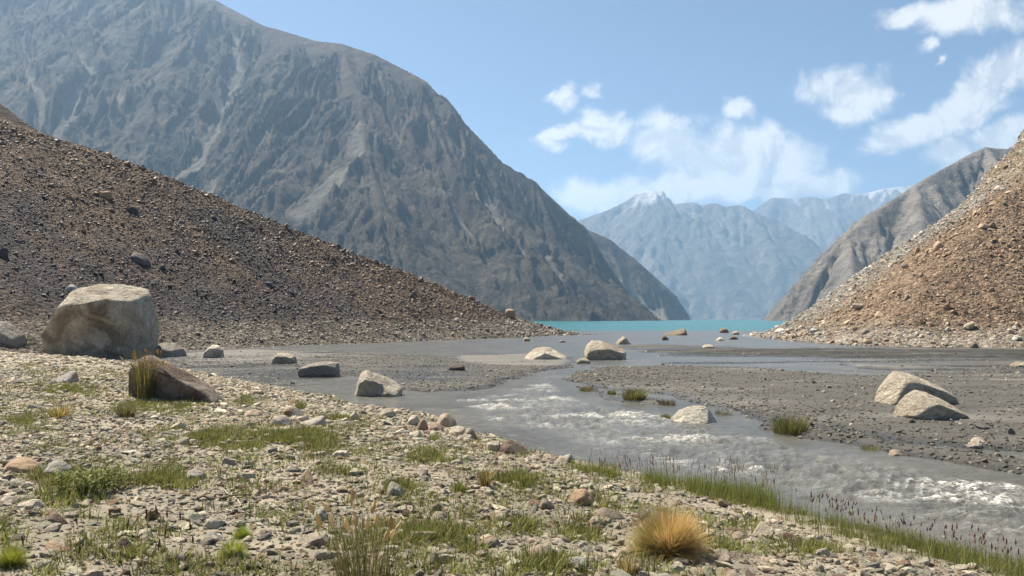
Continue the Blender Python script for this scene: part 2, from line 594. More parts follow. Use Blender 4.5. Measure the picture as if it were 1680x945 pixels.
def H_ground(x, y, detail=True):
    x = np.asarray(x, float); y = np.asarray(y, float)
    r = np.hypot(x, y)
    wob = 0.35 * noise2(x * .5, y * .5, 21) + 0.12 * noise2(x * 2.1, y * 2.1, 22)
    d = sdf(BANK, x, y) + wob * np.clip(r / 15, .4, 1.5)
    k = 0.9 + 1.5 * sstep(0, 3.0, x)
    bank = np.where(d > 0, 0.40 * (1 - np.exp(-d / k)) + 0.042 * np.minimum(d, 30), 0.35 * d)
    bank = bank + np.clip(d / 2, 0, 1) * (0.10 * noise2(x * .35, y * .35, 23) + 0.035 * fbm2(x * 1.7, y * 1.7, 3, 24))
    h = np.full(x.shape, -0.45)
    st = 0.03 * fbm2(x * .55, y * .9, 4, 31) + 0.05 * noise2(x * .12, y * .35, 33)
    for i, (poly, top, slope) in enumerate(((BAR_A, .07, .10), (BAR_B, .10, .12), (BAR_S1, .07, .3), (BAR_S2, .09, .22), (BAR_C, .12, .12), (BAR_D, .10, .2), (BAR_E, .05, .08))):
        s = sdf_near(poly, x, y) + (0.25 * noise2(x * .4, y * .4, 60 + i) + .12 * noise2(x * 1.7, y * 1.7, 70 + i)) * np.clip(r / 18, .5, 3)
        bh = np.clip(s * slope, -0.45, top) + np.where(s > -1.5, st, 0)
        h = np.maximum(h, bh)
    # braided shallows between the bars
    mid = sstep(24, 32, y) * (1 - sstep(62, 80, y)) * sstep(3, 12, x)
    br = fbm2(x * .05, y * .32, 4, 81) * .16 - .015
    h = np.maximum(h, np.where(mid > 0, br * mid - .1 * (1 - mid), -.5))
    lf = sstep(24, 30, y) * (1 - sstep(52, 60, y)) * (1 - sstep(-8, -4, x))
    h = np.maximum(h, np.where(lf > 0, (fbm2(x * .15, y * .4, 4, 83) * .07 - .002) * lf - .1 * (1 - lf), -.5))
    h = np.maximum(h, bank)
    far = sstep(150, 400, r)
    return h * (1 - far) - 3.0 * far


def H_all(x, y):
    x = np.asarray(x, float); y = np.asarray(y, float)
    return np.maximum(np.maximum(H_ground(x, y), H_left(x, y)), H_right(x, y))


TS = np.concatenate([np.geomspace(2.0, 30, 170), np.geomspace(30.3, 260, 190)])


def place(px, py):
    """where the line of sight through a pixel meets the ground (or the water)"""
    d = ray(px, py)
    ts = TS
    for _ in range(2):
        h = np.maximum(H_all(d[0] * ts, ts), 0.0)
        z = CAM_Z + d[2] * ts
        i = int(np.argmax(z < h))
        if i == 0:
            i = len(ts) - 1
        t0, t1 = ts[i - 1], ts[i]
        ts = np.linspace(t0, t1, 24)
    t = .5 * (t0 + t1)
    return np.array([d[0] * t, t, max(float(H_all(np.array([d[0] * t]), np.array([t]))[0]), 0.0)])


# ------------------------------------------------------------------ ground sheet
def polar(r, th):
    RR, TT = np.meshgrid(r, th, indexing='ij')
    return (RR * np.sin(TT)).ravel(), (RR * np.cos(TT)).ravel()


th_in = np.linspace(R(-40), R(40), 500)
th = np.concatenate([np.linspace(R(-180), R(-41), 60)[:-1], th_in, np.linspace(R(41), R(180), 60)[1:]])
rr = np.concatenate([[0.3, 1.0, 1.8], np.geomspace(2.6, 150, 390), np.geomspace(160, 8500, 24)])
gx, gy = polar(rr, th)
gz = H_ground(gx, gy)
sl = np.maximum(H_left(gx, gy), H_right(gx, gy))
gz = np.where(sl > gz + 0.1, gz - 0.3, gz)
d_bank = sdf(BANK, gx, gy)
n_a = fbm2(gx * .5, gy * .5, 4, 91)
n_b = fbm2(gx * 2.3, gy * 2.3, 4, 92)
c_silt = np.array([.24, .21, .155]); c_pale = np.array([.35, .305, .225]); c_gravel = np.array([.09, .086, .074]); c_mud = np.array([.05, .048, .044]); c_sand = np.array([.215, .203, .18])
base = np.where((n_a > 0)[:, None], c_silt, c_silt) + (c_pale - c_silt) * sstep(-.4, .5, n_a)[:, None]
strk = fbm2(gx * .10, gy * .9, 4, 95)
barc = c_gravel + (c_sand - c_gravel) * (sstep(.0, .5, fbm2(gx * .12, gy * .4, 3, 93)) * .55)[:, None]
sandy = np.maximum(sstep(-.4, .6, sdf(poly_px([(740, 585), (860, 582), (945, 591), (940, 598), (900, 603), (800, 600), (760, 596)]), gx, gy)),
                   np.maximum(sstep(-.3, .5, sdf(poly_px([(290, 580), (420, 575), (560, 582), (480, 592), (300, 596)]), gx, gy)), sstep(-.3, .5, sdf(BAR_D, gx, gy))))
barc = barc * (1 - sandy[:, None]) + c_sand * .8 * sandy[:, None]
barc = barc * (1 + .35 * strk)[:, None]
mudc = sstep(-.5, .6, sdf_near(BAR_C, gx, gy)) * sstep(-.4, .2, strk)
barc = barc * (1 - .7 * mudc)[:, None]
tb = sstep(-0.3, 1.2, d_bank + .3 * n_b)[:, None]
base = barc * (1 - tb) + base * tb
wetm = 1 - sstep(.02, .09, gz + .015 * n_b)
wetm = np.where(d_bank > 0.3, wetm * .6, wetm)
base = base * (1 - wetm[:, None]) + (base * .45) * wetm[:, None]
f = grid_faces(len(rr), len(th))
gm = mesh_np('ground', np.stack([gx, gy, gz], 1), f)
add_attr(gm, 'base', base); add_attr(gm, 'wet', wetm, 'FLOAT')
tag(link('ground', gm, M_GROUND), 'grey silt bank and gravel river bed in the valley floor', kind='structure')

class PolarMap:
    """bilinear look-up of a quantity on the ground sheet's own polar grid"""
    def __init__(self, a):
        self.a = a.reshape(len(rr), len(th))

    def __call__(self, x, y):
        r_ = np.hypot(x, y); t_ = np.arctan2(x, y)
        i = np.interp(r_, rr, np.arange(len(rr))); j = np.interp(t_, th, np.arange(len(th)))
        i0 = np.clip(i.astype(int), 0, len(rr) - 2); j0 = np.clip(j.astype(int), 0, len(th) - 2)
        u = i - i0; v = j - j0; A = self.a
        return (A[i0, j0] * (1 - u) + A[i0 + 1, j0] * u) * (1 - v) + (A[i0, j0 + 1] * (1 - u) + A[i0 + 1, j0 + 1] * u) * v


G_H = PolarMap(gz); G_D = PolarMap(d_bank)

# ------------------------------------------------------------------ river and lake
CHAN = poly_px([(1900, 830), (1680, 790), (1560, 770), (1480, 755), (1400, 738), (1320, 724), (1250, 706), (1190, 692), (1090, 674), (1000, 660), (950, 645), (925, 622),
                (950, 606), (1000, 594), (1100, 594), (1100, 590), (1000, 588), (945, 596), (905, 610), (870, 620), (835, 636), (770, 648), (720, 655), (760, 690), (830, 715), (900, 740),
                (1000, 758), (1100, 775), (1200, 795), (1290, 818), (1400, 850), (1480, 872), (1560, 892), (1680, 915), (1900, 960)])
th_w = np.concatenate([np.linspace(R(-75), R(-37), 20)[:-1], np.linspace(R(-37), R(38), 560), np.linspace(R(38), R(75), 20)[1:]])
rw = np.geomspace(5.0, 190.0, 390)
wx, wy = polar(rw, th_w)
hg = np.maximum(H_ground(wx, wy), np.maximum(H_left(wx, wy), H_right(wx, wy)))
rap = sstep(-.2, 1.6, sdf_near(CHAN, wx, wy))
# local roughness of the rapids, as trains of standing waves across the current
streak = sstep(-.15, .45, fbm2(wx * .30 + wy * .22, wy * .75 - wx * .1, 3, 101))
rapid_spots = [(1480, 800, 1.5), (1560, 800, 1.1), (1350, 770, 1.6), (1290, 750, 1.2), (1180, 725, .9), (1000, 690, 1.6), (940, 675, 1.3), (900, 655, 1.4), (960, 640, 1.3), (900, 630, 1.5), (960, 605, 2.0), (1010, 597, 2.2), (1030, 690, 1.2), (780, 660, 1.2), (700, 652, 1.0), (860, 690, 1.0), (1090, 712, .7), (1230, 735, .6), (1420, 775, .7), (1600, 830, .6), (1380, 745, .6), (1120, 740, .6), (830, 668, .7), (930, 700, .6), (1650, 870, .6), (1520, 850, .5), (1060, 675, .7), (980, 620, 1.2), (870, 640, .9)]
spot = np.zeros_like(wx)
for (a, b_, w_) in rapid_spots:
    q = on_z(a, b_)
    spot = np.maximum(spot, np.exp(-(((wx - q[0] + .25 * (wy - q[1])) / (w_ * 1.9)) ** 2 + ((wy - q[1]) / (w_ * .75)) ** 2)))
calm = rap * (.5 + .5 * spot + .35 * streak * spot)
wa = fbm2(wx * 1.5 + .8 * noise2(wx * .7, wy * .7, 105), wy * 2.2, 3, 102, .55, ridged=True)
wb = fbm2(wx * 4.2, wy * 5.5, 3, 103, .6)
wz = calm * (0.085 * wa + 0.08 * wb) + 0.006 * fbm2(wx * .9, wy * 1.4, 3, 104)
fo = sstep(.42, .80, wa + .55 * wb + .12 * streak) * sstep(.15, .6, calm)
foam = np.clip((.12 + .88 * fo) * sstep(.1, .55, calm) * (.08 + .8 * spot * streak), 0, 1)
shore = (1 - sstep(0.0, .05, -hg)) * rap * .25
foam = np.clip(foam + shore * sstep(.1, .5, wb), 0, 1)
keep = hg < wz + .12
f = grid_faces(len(rw), len(th_w), keep)
silt = 1 - sstep(158, 178, wy + 6 * noise2(wx * .02, wy * .02, 107))
v, f, foam_, silt_ = compact(np.stack([wx, wy, wz], 1), f, foam, silt)
wm = mesh_np('river', v, f)
add_attr(wm, 'foam', foam_, 'FLOAT'); add_attr(wm, 'silt', silt_, 'FLOAT')


def mat_water(name):
    m, t, b = new_mat(name)
    co = t.new('ShaderNodeTexCoord').outputs['Object']
    silt = t.attr('silt').outputs['Fac']
    n = t.noise(co, .35, 5, .6, .5)
    grey = t.mix(t.ramp(n, .3, .7), (.088, .087, .076), (.135, .13, .112))
    col = t.mix(silt, (.026, .142, .152), grey)
    foam = t.attr('foam').outputs['Fac']
    mpf = t.new('ShaderNodeMapping')
    t.put(mpf.inputs['Vector'], co)
    mpf.inputs['Rotation'].default_value = (0, 0, .5)
    mpf.inputs['Scale'].default_value = (.8, 1.5, 1.0)
    def crest(sc, lo):
        q = t.noise(mpf.outputs[0], sc, 4, .6, .8)
        rdg = t.math('SUBTRACT', 1.0, t.math('ABSOLUTE', t.math('MULTIPLY', t.math('SUBTRACT', q, .5), 6.0)))
        return t.ramp(rdg, lo, 1.0)
    fn = t.noise(co, 22.0, 5, .75, .6)
    lines = t.math('MAXIMUM', crest(2.3, .45), crest(5.0, .5))
    lines = t.math('MULTIPLY', lines, t.ramp(fn, .35, .6))
    fm = t.math('MULTIPLY', foam, lines)
    fm = t.math('MINIMUM', t.math('MULTIPLY', fm, 1.8), .9)
    col = t.mix(fm, col, (.78, .76, .70))
    t.put(b.inputs['Base Color'], col)
    t.put(b.inputs['Roughness'], t.ramp(fm, 0, .6, .24, .8))
    b.inputs['IOR'].default_value = 1.333
    b.inputs['Specular IOR Level'].default_value = .34
    mp = t.new('ShaderNodeMapping')
    t.put(mp.inputs['Vector'], co)
    mp.inputs['Scale'].default_value = (1.0, 1.6, 1.0)
    h = t.math('ADD', t.noise(mp.outputs[0], 2.6, 6, .62, .6), t.math('MULTIPLY', t.noise(mp.outputs[0], .7, 3, .5, .3), 1.2))
    t.put(b.inputs['Normal'], t.bump(h, .10))
    return m


M_WATER = mat_water('silty_glacier_water')
tag(link('river', wm, M_WATER), 'silty grey river running past the near bank to the lake', kind='structure')
th_l = np.linspace(R(-75), R(75), 120)
rl = np.geomspace(190.0, 8500, 60)
lx, ly = polar(rl, th_l)
lm = mesh_np('lake', np.stack([lx, ly, np.zeros_like(lx)], 1), grid_faces(len(rl), len(th_l)))
silt_l = 1 - sstep(158, 178, ly + 6 * noise2(lx * .02, ly * .02, 107))
add_attr(lm, 'foam', np.zeros_like(lx), 'FLOAT'); add_attr(lm, 'silt', silt_l * 0, 'FLOAT')
tag(link('lake', lm, M_WATER), 'turquoise lake filling the valley', kind='structure')


# ------------------------------------------------------------------ mountains
def blur(a, n):
    for _ in range(n):
        p = np.pad(a, 1, mode='edge')
        a = (p[:-2, 1:-1] + p[2:, 1:-1] + p[1:-1, :-2] + p[1:-1, 2:] + p[1:-1, 1:-1] * 2) / 6
    return a


def roof(x, y, lines):
    """ridge lines (3D polylines, each with a side slope): the highest of the slopes that fall from them"""
    h = np.full(x.shape, -1e9); near = np.full(x.shape, 1e9)
    for ln_ in lines:
        pts, s = ln_[:2]
        kx = ln_[2] if len(ln_) > 2 else 1.0           # how much steeper the ridge falls to its right
        n = len(pts) - 1
        for i in range(n):
            a = pts[i]; b_ = pts[i + 1]
            ex, ey = b_[0] - a[0], b_[1] - a[1]
            L2 = ex * ex + ey * ey
            t = ((x - a[0]) * ex + (y - a[1]) * ey) / L2
            # slide the nearest point so that the slope falls off evenly from a sloping ridge
            t = np.clip(t, 0, 1)
            qx = x - a[0] - t * ex
            dd = np.hypot(np.where(qx > 0, qx * kx, qx), y - a[1] - t * ey)
            hh = a[2] + (b_[2] - a[2]) * t - s * dd
            near = np.where(hh > h, dd, near)
            h = np.maximum(h, hh)
    return h, near


def mountain(name, label, xr, yr, dx, lines, amp, freq, octs, seed, colour, mat, zmin=-4, ridge_keep=40., carve=(), keepf=None, rough=1.0, cs=1.0):
    xs = np.arange(xr[0], xr[1] + dx, dx); ys = np.arange(yr[0], yr[1] + dx, dx)
    Y, X = np.meshgrid(ys, xs, indexing='ij')          # rows run in y
    wob = ridge_keep * .5
    WX = X + wob * fbm2(X / (ridge_keep * 5), Y / (ridge_keep * 5), 3, seed + 7)
    WY = Y + wob * fbm2(X / (ridge_keep * 5), Y / (ridge_keep * 5), 3, seed + 8)
    fade = 1.0
    h, near = roof(X, Y, lines)
    h2, near2 = roof(WX, WY, lines)
    k = sstep(0, ridge_keep * 2, near)
    h = h * (1 - k) + h2 * k
    h = blur(h, 3)
    msk = sstep(0, ridge_keep * 1.5, near) * .9 + .1
    scree = np.zeros_like(h)
    for (pts, wd, dp) in carve:
        q, fr = dist_line(pts, X + 12 * cs * noise2(X * .02 / cs, Y * .02 / cs, 3), Y + 12 * cs * noise2(X * .02 / cs, Y * .02 / cs, 4))
        ww = wd * (.35 + 1.3 * fr)
        h = h - 1.2 * dp * np.exp(-(q / ww) ** 2) * sstep(0, .2, fr + .1)
        scree = np.maximum(scree, sstep(1.0, .45, q / (ww * .75)))
    # np.gradient axis 0 is y, axis 1 is x
    def er(h):
        out = h
        a, fq = amp, freq
        for o in range(octs):
            gy_, gx_ = np.gradient(out, dx)
            m = np.sqrt(gx_ ** 2 + gy_ ** 2) + 1e-6
            sx, sy = -gy_ / m, gx_ / m
            u = X * fq; v = Y * fq
            iu = np.floor(u).astype(np.int64); iv = np.floor(v).astype(np.int64)
            cs_ = np.zeros_like(out); sn_ = np.zeros_like(out); ws = np.zeros_like(out)
            for i in (-1, 0, 1):
                for j in (-1, 0, 1):
                    px = u - (iu + i) - hash01(iu + i, iv + j, 1, seed + o) * .9
                    py = v - (iv + j) - hash01(iu + i, iv + j, 2, seed + o) * .9
                    w_ = np.exp(-(px * px + py * py) * 2.0)
                    ph = (px * sx + py * sy) * 13.0 + hash01(iu + i, iv + j, 3, seed + o) * 6.28
                    cs_ += w_ * np.cos(ph); sn_ += w_ * np.sin(ph); ws += w_
            mag = np.sqrt(cs_ ** 2 + sn_ ** 2) / ws
            ph = np.arctan2(sn_, cs_)
            g = sstep(.05, .45, mag) * (.45 * np.cos(ph) + .55 * (1 - 2 * np.abs(np.sin(ph / 2))))
            out = out + msk * a * g * np.clip(m / .6, 0, 1.2) * (1 - .8 * scree)
            a *= .5; fq *= 1.9
        return out
    he = er(h)
    cragm = sstep(-.35, .35, fbm2(X / (dx * 40), Y / (dx * 40), 3, seed + 50))
    he = he + msk * (1 - .9 * scree) * (.25 + .75 * cragm) * rough * (dx * 1.5) * fbm2(X / (dx * 8), Y / (dx * 8), 4, seed + 30, .62, ridged=True)
    he = he + (1 - scree) * rough * dx * .6 * msk * fbm2(X / (dx * 3.2), Y / (dx * 3.2), 2, seed + 40)
    he = np.maximum(he, -4.5)
    gul = he - blur(he, 14)
    gy_, gx_ = np.gradient(he, dx)
    slope = np.sqrt(gx_ ** 2 + gy_ ** 2)
    keep = (he > zmin)
    if keepf is not None:
        keep &= keepf(X, Y, he)
    base = colour(X / cs, Y / cs, he / cs, gul / amp, slope, scree)
    f = grid_faces(len(ys), len(xs), keep.ravel())
    v, f, base = compact(np.stack([X.ravel(), Y.ravel(), he.ravel()], 1), f, base.reshape(-1, 3))
    me = mesh_np(name, v, f)
    add_attr(me, 'base', base)
    return tag(link(name, me, mat), label, kind='structure')


def lerp3(a, b_, t):
    return np.asarray(a) * (1 - t[..., None]) + np.asarray(b_) * t[..., None]


def col_left(X, Y, h, g, s, scree):
    c = lerp3((.056, .048, .037), (.135, .108, .073), sstep(-.5, .6, fbm2(X * .006, Y * .006 + h * .008, 4, 201)))
    c = lerp3(c, (.04, .036, .034), sstep(.0, .5, fbm2(X * .014, h * .03 + Y * .01, 5, 202)) * .75)
    c = lerp3(c, (.25, .225, .185), sstep(.2, .5, fbm2(X * .02, h * .035, 4, 205)) * .6 * sstep(0, .8, g + .3))
    sc = np.maximum(scree, sstep(.05, -.45, g) * sstep(1.1, .6, s) * .8)
    c = lerp3(c, (.235, .215, .18), sc * (.75 + .25 * fbm2(X * .03, Y * .03, 2, 203)))
    return c


def col_right(X, Y, h, g, s, scree):
    c = lerp3((.25, .225, .195), (.34, .30, .255), sstep(-.5, .6, fbm2(X * .008, h * .012, 4, 211)))
    c = lerp3(c, (.33, .30, .26), sstep(.05, -.4, g) * .6)
    c = lerp3(c, (.17, .155, .14), sstep(.2, .6, fbm2(X * .02 + h * .02, h * .03, 4, 213)) * .6)
    return c


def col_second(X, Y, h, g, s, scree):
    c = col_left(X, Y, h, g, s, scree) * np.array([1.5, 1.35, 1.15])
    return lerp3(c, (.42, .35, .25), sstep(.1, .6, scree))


def col_far(X, Y, h, g, s, scree, snow=780., nz=70.):
    c = lerp3((.11, .105, .10), (.18, .17, .155), sstep(-.5, .5, fbm2(X * .002, h * .004, 4, 221)))
    c = lerp3(c, (.26, .25, .23), sstep(0.0, -.5, g) * .5)
    n = fbm2(X * .006, Y * .006, 4, 223)
    sn = sstep(snow - 40, snow + 160, h + nz * n - .6 * nz * np.clip(g, -2, 2))
    return lerp3(c, (.82, .84, .88), sn)


# left mountain: skyline ridge, a spur towards the viewer, lower side ribs
K = 1.2


def at(px, py, d):
    return at_depth(px, py, d * K)


SKY_L = [at(-420, -70, 1780), at(-150, -80, 1720), at(100, -75, 1640), at(270, -35, 1530), at(355, 0, 1470), at(430, 40, 1400), at(520, 66, 1310),
         at(560, 70, 1270), at(620, 90, 1240), at(700, 132, 1210)]
SKY_L2 = [at(700, 132, 1210), at(760, 195, 1185), at(825, 265, 1165), at(872, 291, 1160),
          at(930, 345, 1160), at(962, 372, 1165), at(990, 420, 1180), at(1030, 480, 1200), at(1074, 526, 1225)]
SPUR = [at(560, 74, 1262), at(585, 150, 1120), at(600, 240, 980), at(625, 340, 860), at(655, 450, 760), at(680, 540, 690)]
RIB1 = [at(430, 44, 1395), at(420, 140, 1230), at(380, 240, 1060), at(330, 330, 930), at(290, 420, 840)]
RIB2 = [at(300, -10, 1500), at(240, 90, 1330), at(200, 190, 1170), at(160, 280, 1050)]
RIB3 = [at(100, -70, 1640), at(60, 30, 1400), at(30, 150, 1220), at(0, 260, 1080)]
RIB4 = [at(760, 197, 1183), at(800, 330, 1040), at(850, 450, 900), at(880, 530, 830)]
RIB5 = [at(880, 297, 1158), at(930, 430, 1040), at(975, 528, 960)]
RIB6 = [at(960, 373, 1164), at(1000, 470, 1090), at(1035, 528, 1060)]


def guess(px, py, lines, lo, hi):
    """where a line of sight meets the un-eroded mountain"""
    d = ray(px, py)
    t_ = np.linspace(lo * K, hi * K, 600)
    h, _ = roof(d[0] * t_, t_, lines)
    i = int(np.argmax(CAM_Z + d[2] * t_ < h))
    return (d[0] * t_[i], t_[i])


LM = [(SKY_L, .86, 1.5), (SKY_L2, 1.2, 2.2), (SPUR, .80), (RIB1, .85), (RIB2, .85), (RIB3, .85), (RIB4, 1.1, 2.0), (RIB5, 1.15, 2.2), (RIB6, 1.2, 2.4)]
chutes = []
for pts, wd, dp in (([(352, 20), (372, 45), (398, 75), (380, 130), (362, 180), (335, 235), (290, 285), (230, 320)], 15, 14),
                    ([(520, 110), (490, 150), (455, 190), (415, 235), (375, 275), (330, 310), (290, 350)], 15, 13),
                    ([(100, 40), (130, 75), (150, 98), (130, 135), (118, 175), (95, 215), (70, 250)], 14, 14),
                    ([(410, 40), (404, 60), (392, 90)], 7, 7), ([(330, 110), (350, 150), (360, 180)], 6, 7), ([(440, 110), (410, 150), (375, 190)], 6, 7),
                    ([(620, 120), (625, 165), (650, 215), (690, 265), (740, 325), (790, 385)], 9, 12),
                    ([(560, 85), (545, 130), (505, 180), (470, 215)], 6, 8), ([(690, 150), (700, 200), (735, 250), (780, 310), (830, 380)], 7, 10),
                    ([(590, 200), (580, 245), (545, 290), (500, 335)], 22, 5), ([(760, 215), (775, 270), (810, 340), (860, 420)], 7, 9), ([(850, 300), (880, 370), (920, 450), (950, 510)], 7, 9),
                    ([(230, 60), (215, 110), (190, 160), (170, 200)], 6, 8), ([(40, 60), (50, 110), (70, 160), (60, 200)], 8, 8)):
    chutes.append(([guess(a, b_, LM, 500, 1900) for a, b_ in pts], wd * K, dp * K))
mountain('mountain_left', 'steep grey rock mountain with pale scree chutes rising behind the dark slope', (-1250 * K, 260 * K), (640 * K, 1560 * K), 2.3 * K, LM, 10 * K, 1 / 330 / K, 5, 300, col_left, M_MTN,
         ridge_keep=34 * K, carve=chutes, keepf=lambda X, Y, h: (X / Y > -.80) & (h > -8), cs=K)

SKY_2 = [at(900, 330, 1640), at(962, 374, 1640), at(1000, 390, 1650), at(1050, 430, 1660), at(1100, 476, 1690), at(1120, 505, 1700), at(1134, 525, 1710)]
RIB_2 = [at(1050, 431, 1658), at(1085, 490, 1590), at(1100, 526, 1560)]
L2 = [(SKY_2, 1.0, 2.2), (RIB_2, 1.2, 2.4)]
ch2 = [([guess(1035, 460, L2, 1300, 1760), guess(1055, 495, L2, 1300, 1760), guess(1085, 524, L2, 1300, 1760)], 26 * K, 4 * K)]
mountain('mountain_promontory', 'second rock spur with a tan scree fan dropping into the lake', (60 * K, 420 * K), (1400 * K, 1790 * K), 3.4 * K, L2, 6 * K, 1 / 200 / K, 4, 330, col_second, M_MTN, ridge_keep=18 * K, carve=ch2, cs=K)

K = 1.1
SKY_R = [at(1262, 523, 1000), at(1290, 490, 985), at(1330, 440, 980), at(1380, 390, 985), at(1430, 345, 1000), at(1500, 300, 1030), at(1580, 256, 1070),
         at(1615, 238, 1090), at(1650, 242, 1100), at(1720, 215, 1130), at(1850, 170, 1180)]
RR1 = [at(1500, 301, 1028), at(1520, 400, 880), at(1540, 500, 760)]
RR2 = [at(1390, 382, 988), at(1400, 450, 890), at(1405, 520, 800)]
RR3 = [at(1620, 240, 1090), at(1680, 340, 900), at(1720, 450, 760)]
mountain('mountain_right', 'grey eroded mountain rising behind the sunlit slope', (280 * K, 1000 * K), (640 * K, 1220 * K), 3.0 * K, [(SKY_R, 1.15), (RR1, 1.1), (RR2, 1.25), (RR3, 1.1)], 7 * K, 1 / 230 / K, 4, 360, col_right, M_MTN,
         ridge_keep=16 * K, keepf=lambda X, Y, h: X / Y < .80, cs=K)

D1 = 5000
SKY_F = [at_depth(700, 400, D1 - 300), at_depth(860, 378, D1 - 100), at_depth(950, 360, D1), at_depth(1000, 342, D1), at_depth(1030, 326, D1 + 50), at_depth(1048, 315, D1 + 80), at_depth(1066, 310, D1 + 100),
         at_depth(1085, 322, D1 + 80), at_depth(1110, 333, D1), at_depth(1138, 329, D1), at_depth(1150, 336, D1), at_depth(1170, 330, D1 + 30), at_depth(1192, 337, D1), at_depth(1215, 334, D1), at_depth(1250, 352, D1),
         at_depth(1300, 382, D1 - 100), at_depth(1345, 412, D1 - 250), at_depth(1400, 460, D1 - 480), at_depth(1460, 524, D1 - 700)]
RF1 = [at_depth(1215, 336, D1 - 10), at_depth(1190, 430, D1 - 560), at_depth(1150, 523, D1 - 1000)]
RF2 = [at_depth(1066, 312, D1 + 90), at_depth(1040, 400, D1 - 400), at_depth(1010, 500, D1 - 900)]
RF3 = [at_depth(1290, 378, D1 - 90), at_depth(1280, 450, D1 - 640), at_depth(1265, 523, D1 - 1050)]
mountain('mountain_far', 'hazy blue mountain with a small snow summit at the head of the lake', (-400, 2350), (3650, 5250), 13.5, [(SKY_F, .74), (RF1, .85), (RF2, .85), (RF3, .85)], 26, 1 / 1000, 4, 400,
         lambda *a: col_far(*a, snow=700., nz=90.), M_FAR, zmin=-4, ridge_keep=56, rough=.45)
D2 = 6400
SKY_G = [at_depth(1100, 400, D2), at_depth(1190, 372, D2), at_depth(1240, 342, D2), at_depth(1268, 322, D2), at_depth(1300, 324, D2), at_depth(1330, 321, D2), at_depth(1352, 326, D2), at_depth(1385, 315, D2), at_depth(1420, 316, D2),
         at_depth(1450, 308, D2), at_depth(1480, 304, D2), at_depth(1510, 301, D2), at_depth(1560, 302, D2), at_depth(1650, 306, D2), at_depth(1800, 320, D2)]
RG1 = [at_depth(1330, 323, D2 - 20), at_depth(1345, 400, D2 - 640), at_depth(1350, 500, D2 - 1400)]
RG2 = [at_depth(1430, 316, D2 - 20), at_depth(1450, 400, D2 - 640), at_depth(1460, 500, D2 - 1400)]
mountain('mountain_snow_range', 'distant hazy range with snow patches along its crest', (1000, 5000), (4700, 6700), 17, [(SKY_G, .75), (RG1, .8), (RG2, .8)], 34, 1 / 1100, 4, 430,
         lambda *a: col_far(*a, snow=965., nz=170.), M_FAR, zmin=-4, ridge_keep=60, rough=.45)

# ------------------------------------------------------------------ the two scree slopes
def sheet(name, label, fun, r, th, colour, mat):
    x, y = polar(r, th)
    z = fun(x, y)
    keep = z > -.5
    ff = grid_faces(len(r), len(th), keep)
    v, ff, c = compact(np.stack([x, y, z], 1), ff, colour(x, y, z))
    me = mesh_np(name, v, ff)
    add_attr(me, 'base', c)
    return tag(link(name, me, mat), label, kind='structure')


def dark_band(x, y):
    """how strongly the dark varnished rock shows on the left slope"""
    z = np.maximum(H_left(x, y), 0)
    px, py, _ = to_px(x, y, z)
    u = (x - L_T[0]) * L_NRM[0] + (y - L_T[1]) * L_NRM[1]
    w = (x - L_T[0]) * L_DIR[0] + (y - L_T[1]) * L_DIR[1]
    q = sstep(20, 55, w + 8 * noise2(u * .08, w * .06, 301)) * sstep(1, 5, u) * (1 - sstep(24, 36, u + 5 * noise2(x * .08, y * .08, 302)))
    return q * sstep(-.55, .35, fbm2(u * .06, w * .22, 3, 303))


def col_sl(x, y, z):
    n = fbm2(x * .2, y * .2, 4, 311)
    c = lerp3((.17, .115, .075), (.115, .082, .055), sstep(-.4, .4, n))
    c = lerp3(c, (.06, .052, .052), dark_band(x, y) * .85)
    c = lerp3(c, (.215, .185, .14), (1 - sstep(.5, 3.2, z + 1.0 * n)))
    gr = sstep(.05, .5, fbm2(x * .5, y * .5, 3, 312)) * (1 - sstep(2.0, 4.5, z))
    return lerp3(c, (.10, .11, .045), gr * .55)


def pale_band(x, y):
    """pale grey scree running along under the skyline of the right slope"""
    return sstep(92, 106, y + 4 * noise2(x * .1, y * .1, 321)) 


def col_sr(x, y, z):
    n = fbm2(x * .15, y * .15, 4, 331)
    c = lerp3((.30, .215, .145), (.23, .16, .105), sstep(-.3, .45, fbm2(x * .1, y * .05, 4, 335)))
    c = lerp3(c, (.34, .31, .26), pale_band(x, y) * .85)
    c = lerp3(c, (.36, .31, .24), 1 - sstep(.6, 2.6, z + .8 * n))
    u = sdf(POLY_R, x, y)
    c = lerp3(c, (.36, .28, .19), sstep(28, 33, u))
    moss = sstep(.34, .55, fbm2(x * .33, y * .22, 3, 337)) * sstep(.5, 2, z) * (1 - sstep(7, 11, z)) * (1 - pale_band(x, y))
    return lerp3(c, (.075, .072, .028), moss * .8)


sheet('scree_slope_left', 'dark brown scree slope running down to the water', H_left, np.geomspace(34, 190, 330), np.linspace(R(-42), R(12), 420), col_sl, M_SLOPE)
sheet('scree_slope_right', 'sunlit tan scree slope running down to the river flats', H_right, np.geomspace(54, 190, 260), np.linspace(R(9), R(42), 300), col_sr, M_SLOPE)
# rock rib that shows beyond the crest of the left slope
xs = np.linspace(-120, -40, 50); ys = np.linspace(120, 200, 50)
Yc, Xc = np.meshgrid(ys, xs, indexing='ij')
tip = at_depth(-20, 158, 150); toe = at_depth(46, 206, 150)
hc, _ = roof(Xc, Yc, [([at_depth(-220, 90, 150), tip, toe, at_depth(90, 250, 150)], .9)])
hc = hc + 1.2 * fbm2(Xc * .1, Yc * .1, 4, 351, ridged=True)
me = mesh_np('rock_outcrop', np.stack([Xc.ravel(), Yc.ravel(), hc.ravel()], 1), grid_faces(50, 50, (hc > 15).ravel()))
add_attr(me, 'base', np.tile(np.array([[.10, .078, .062]]), (2500, 1)))
tag(link('rock_outcrop', me, M_SLOPE), 'dark brown rock rib beyond the crest of the dark slope', 'rock outcrop')

# ------------------------------------------------------------------ stones and boulders
_ico = {}


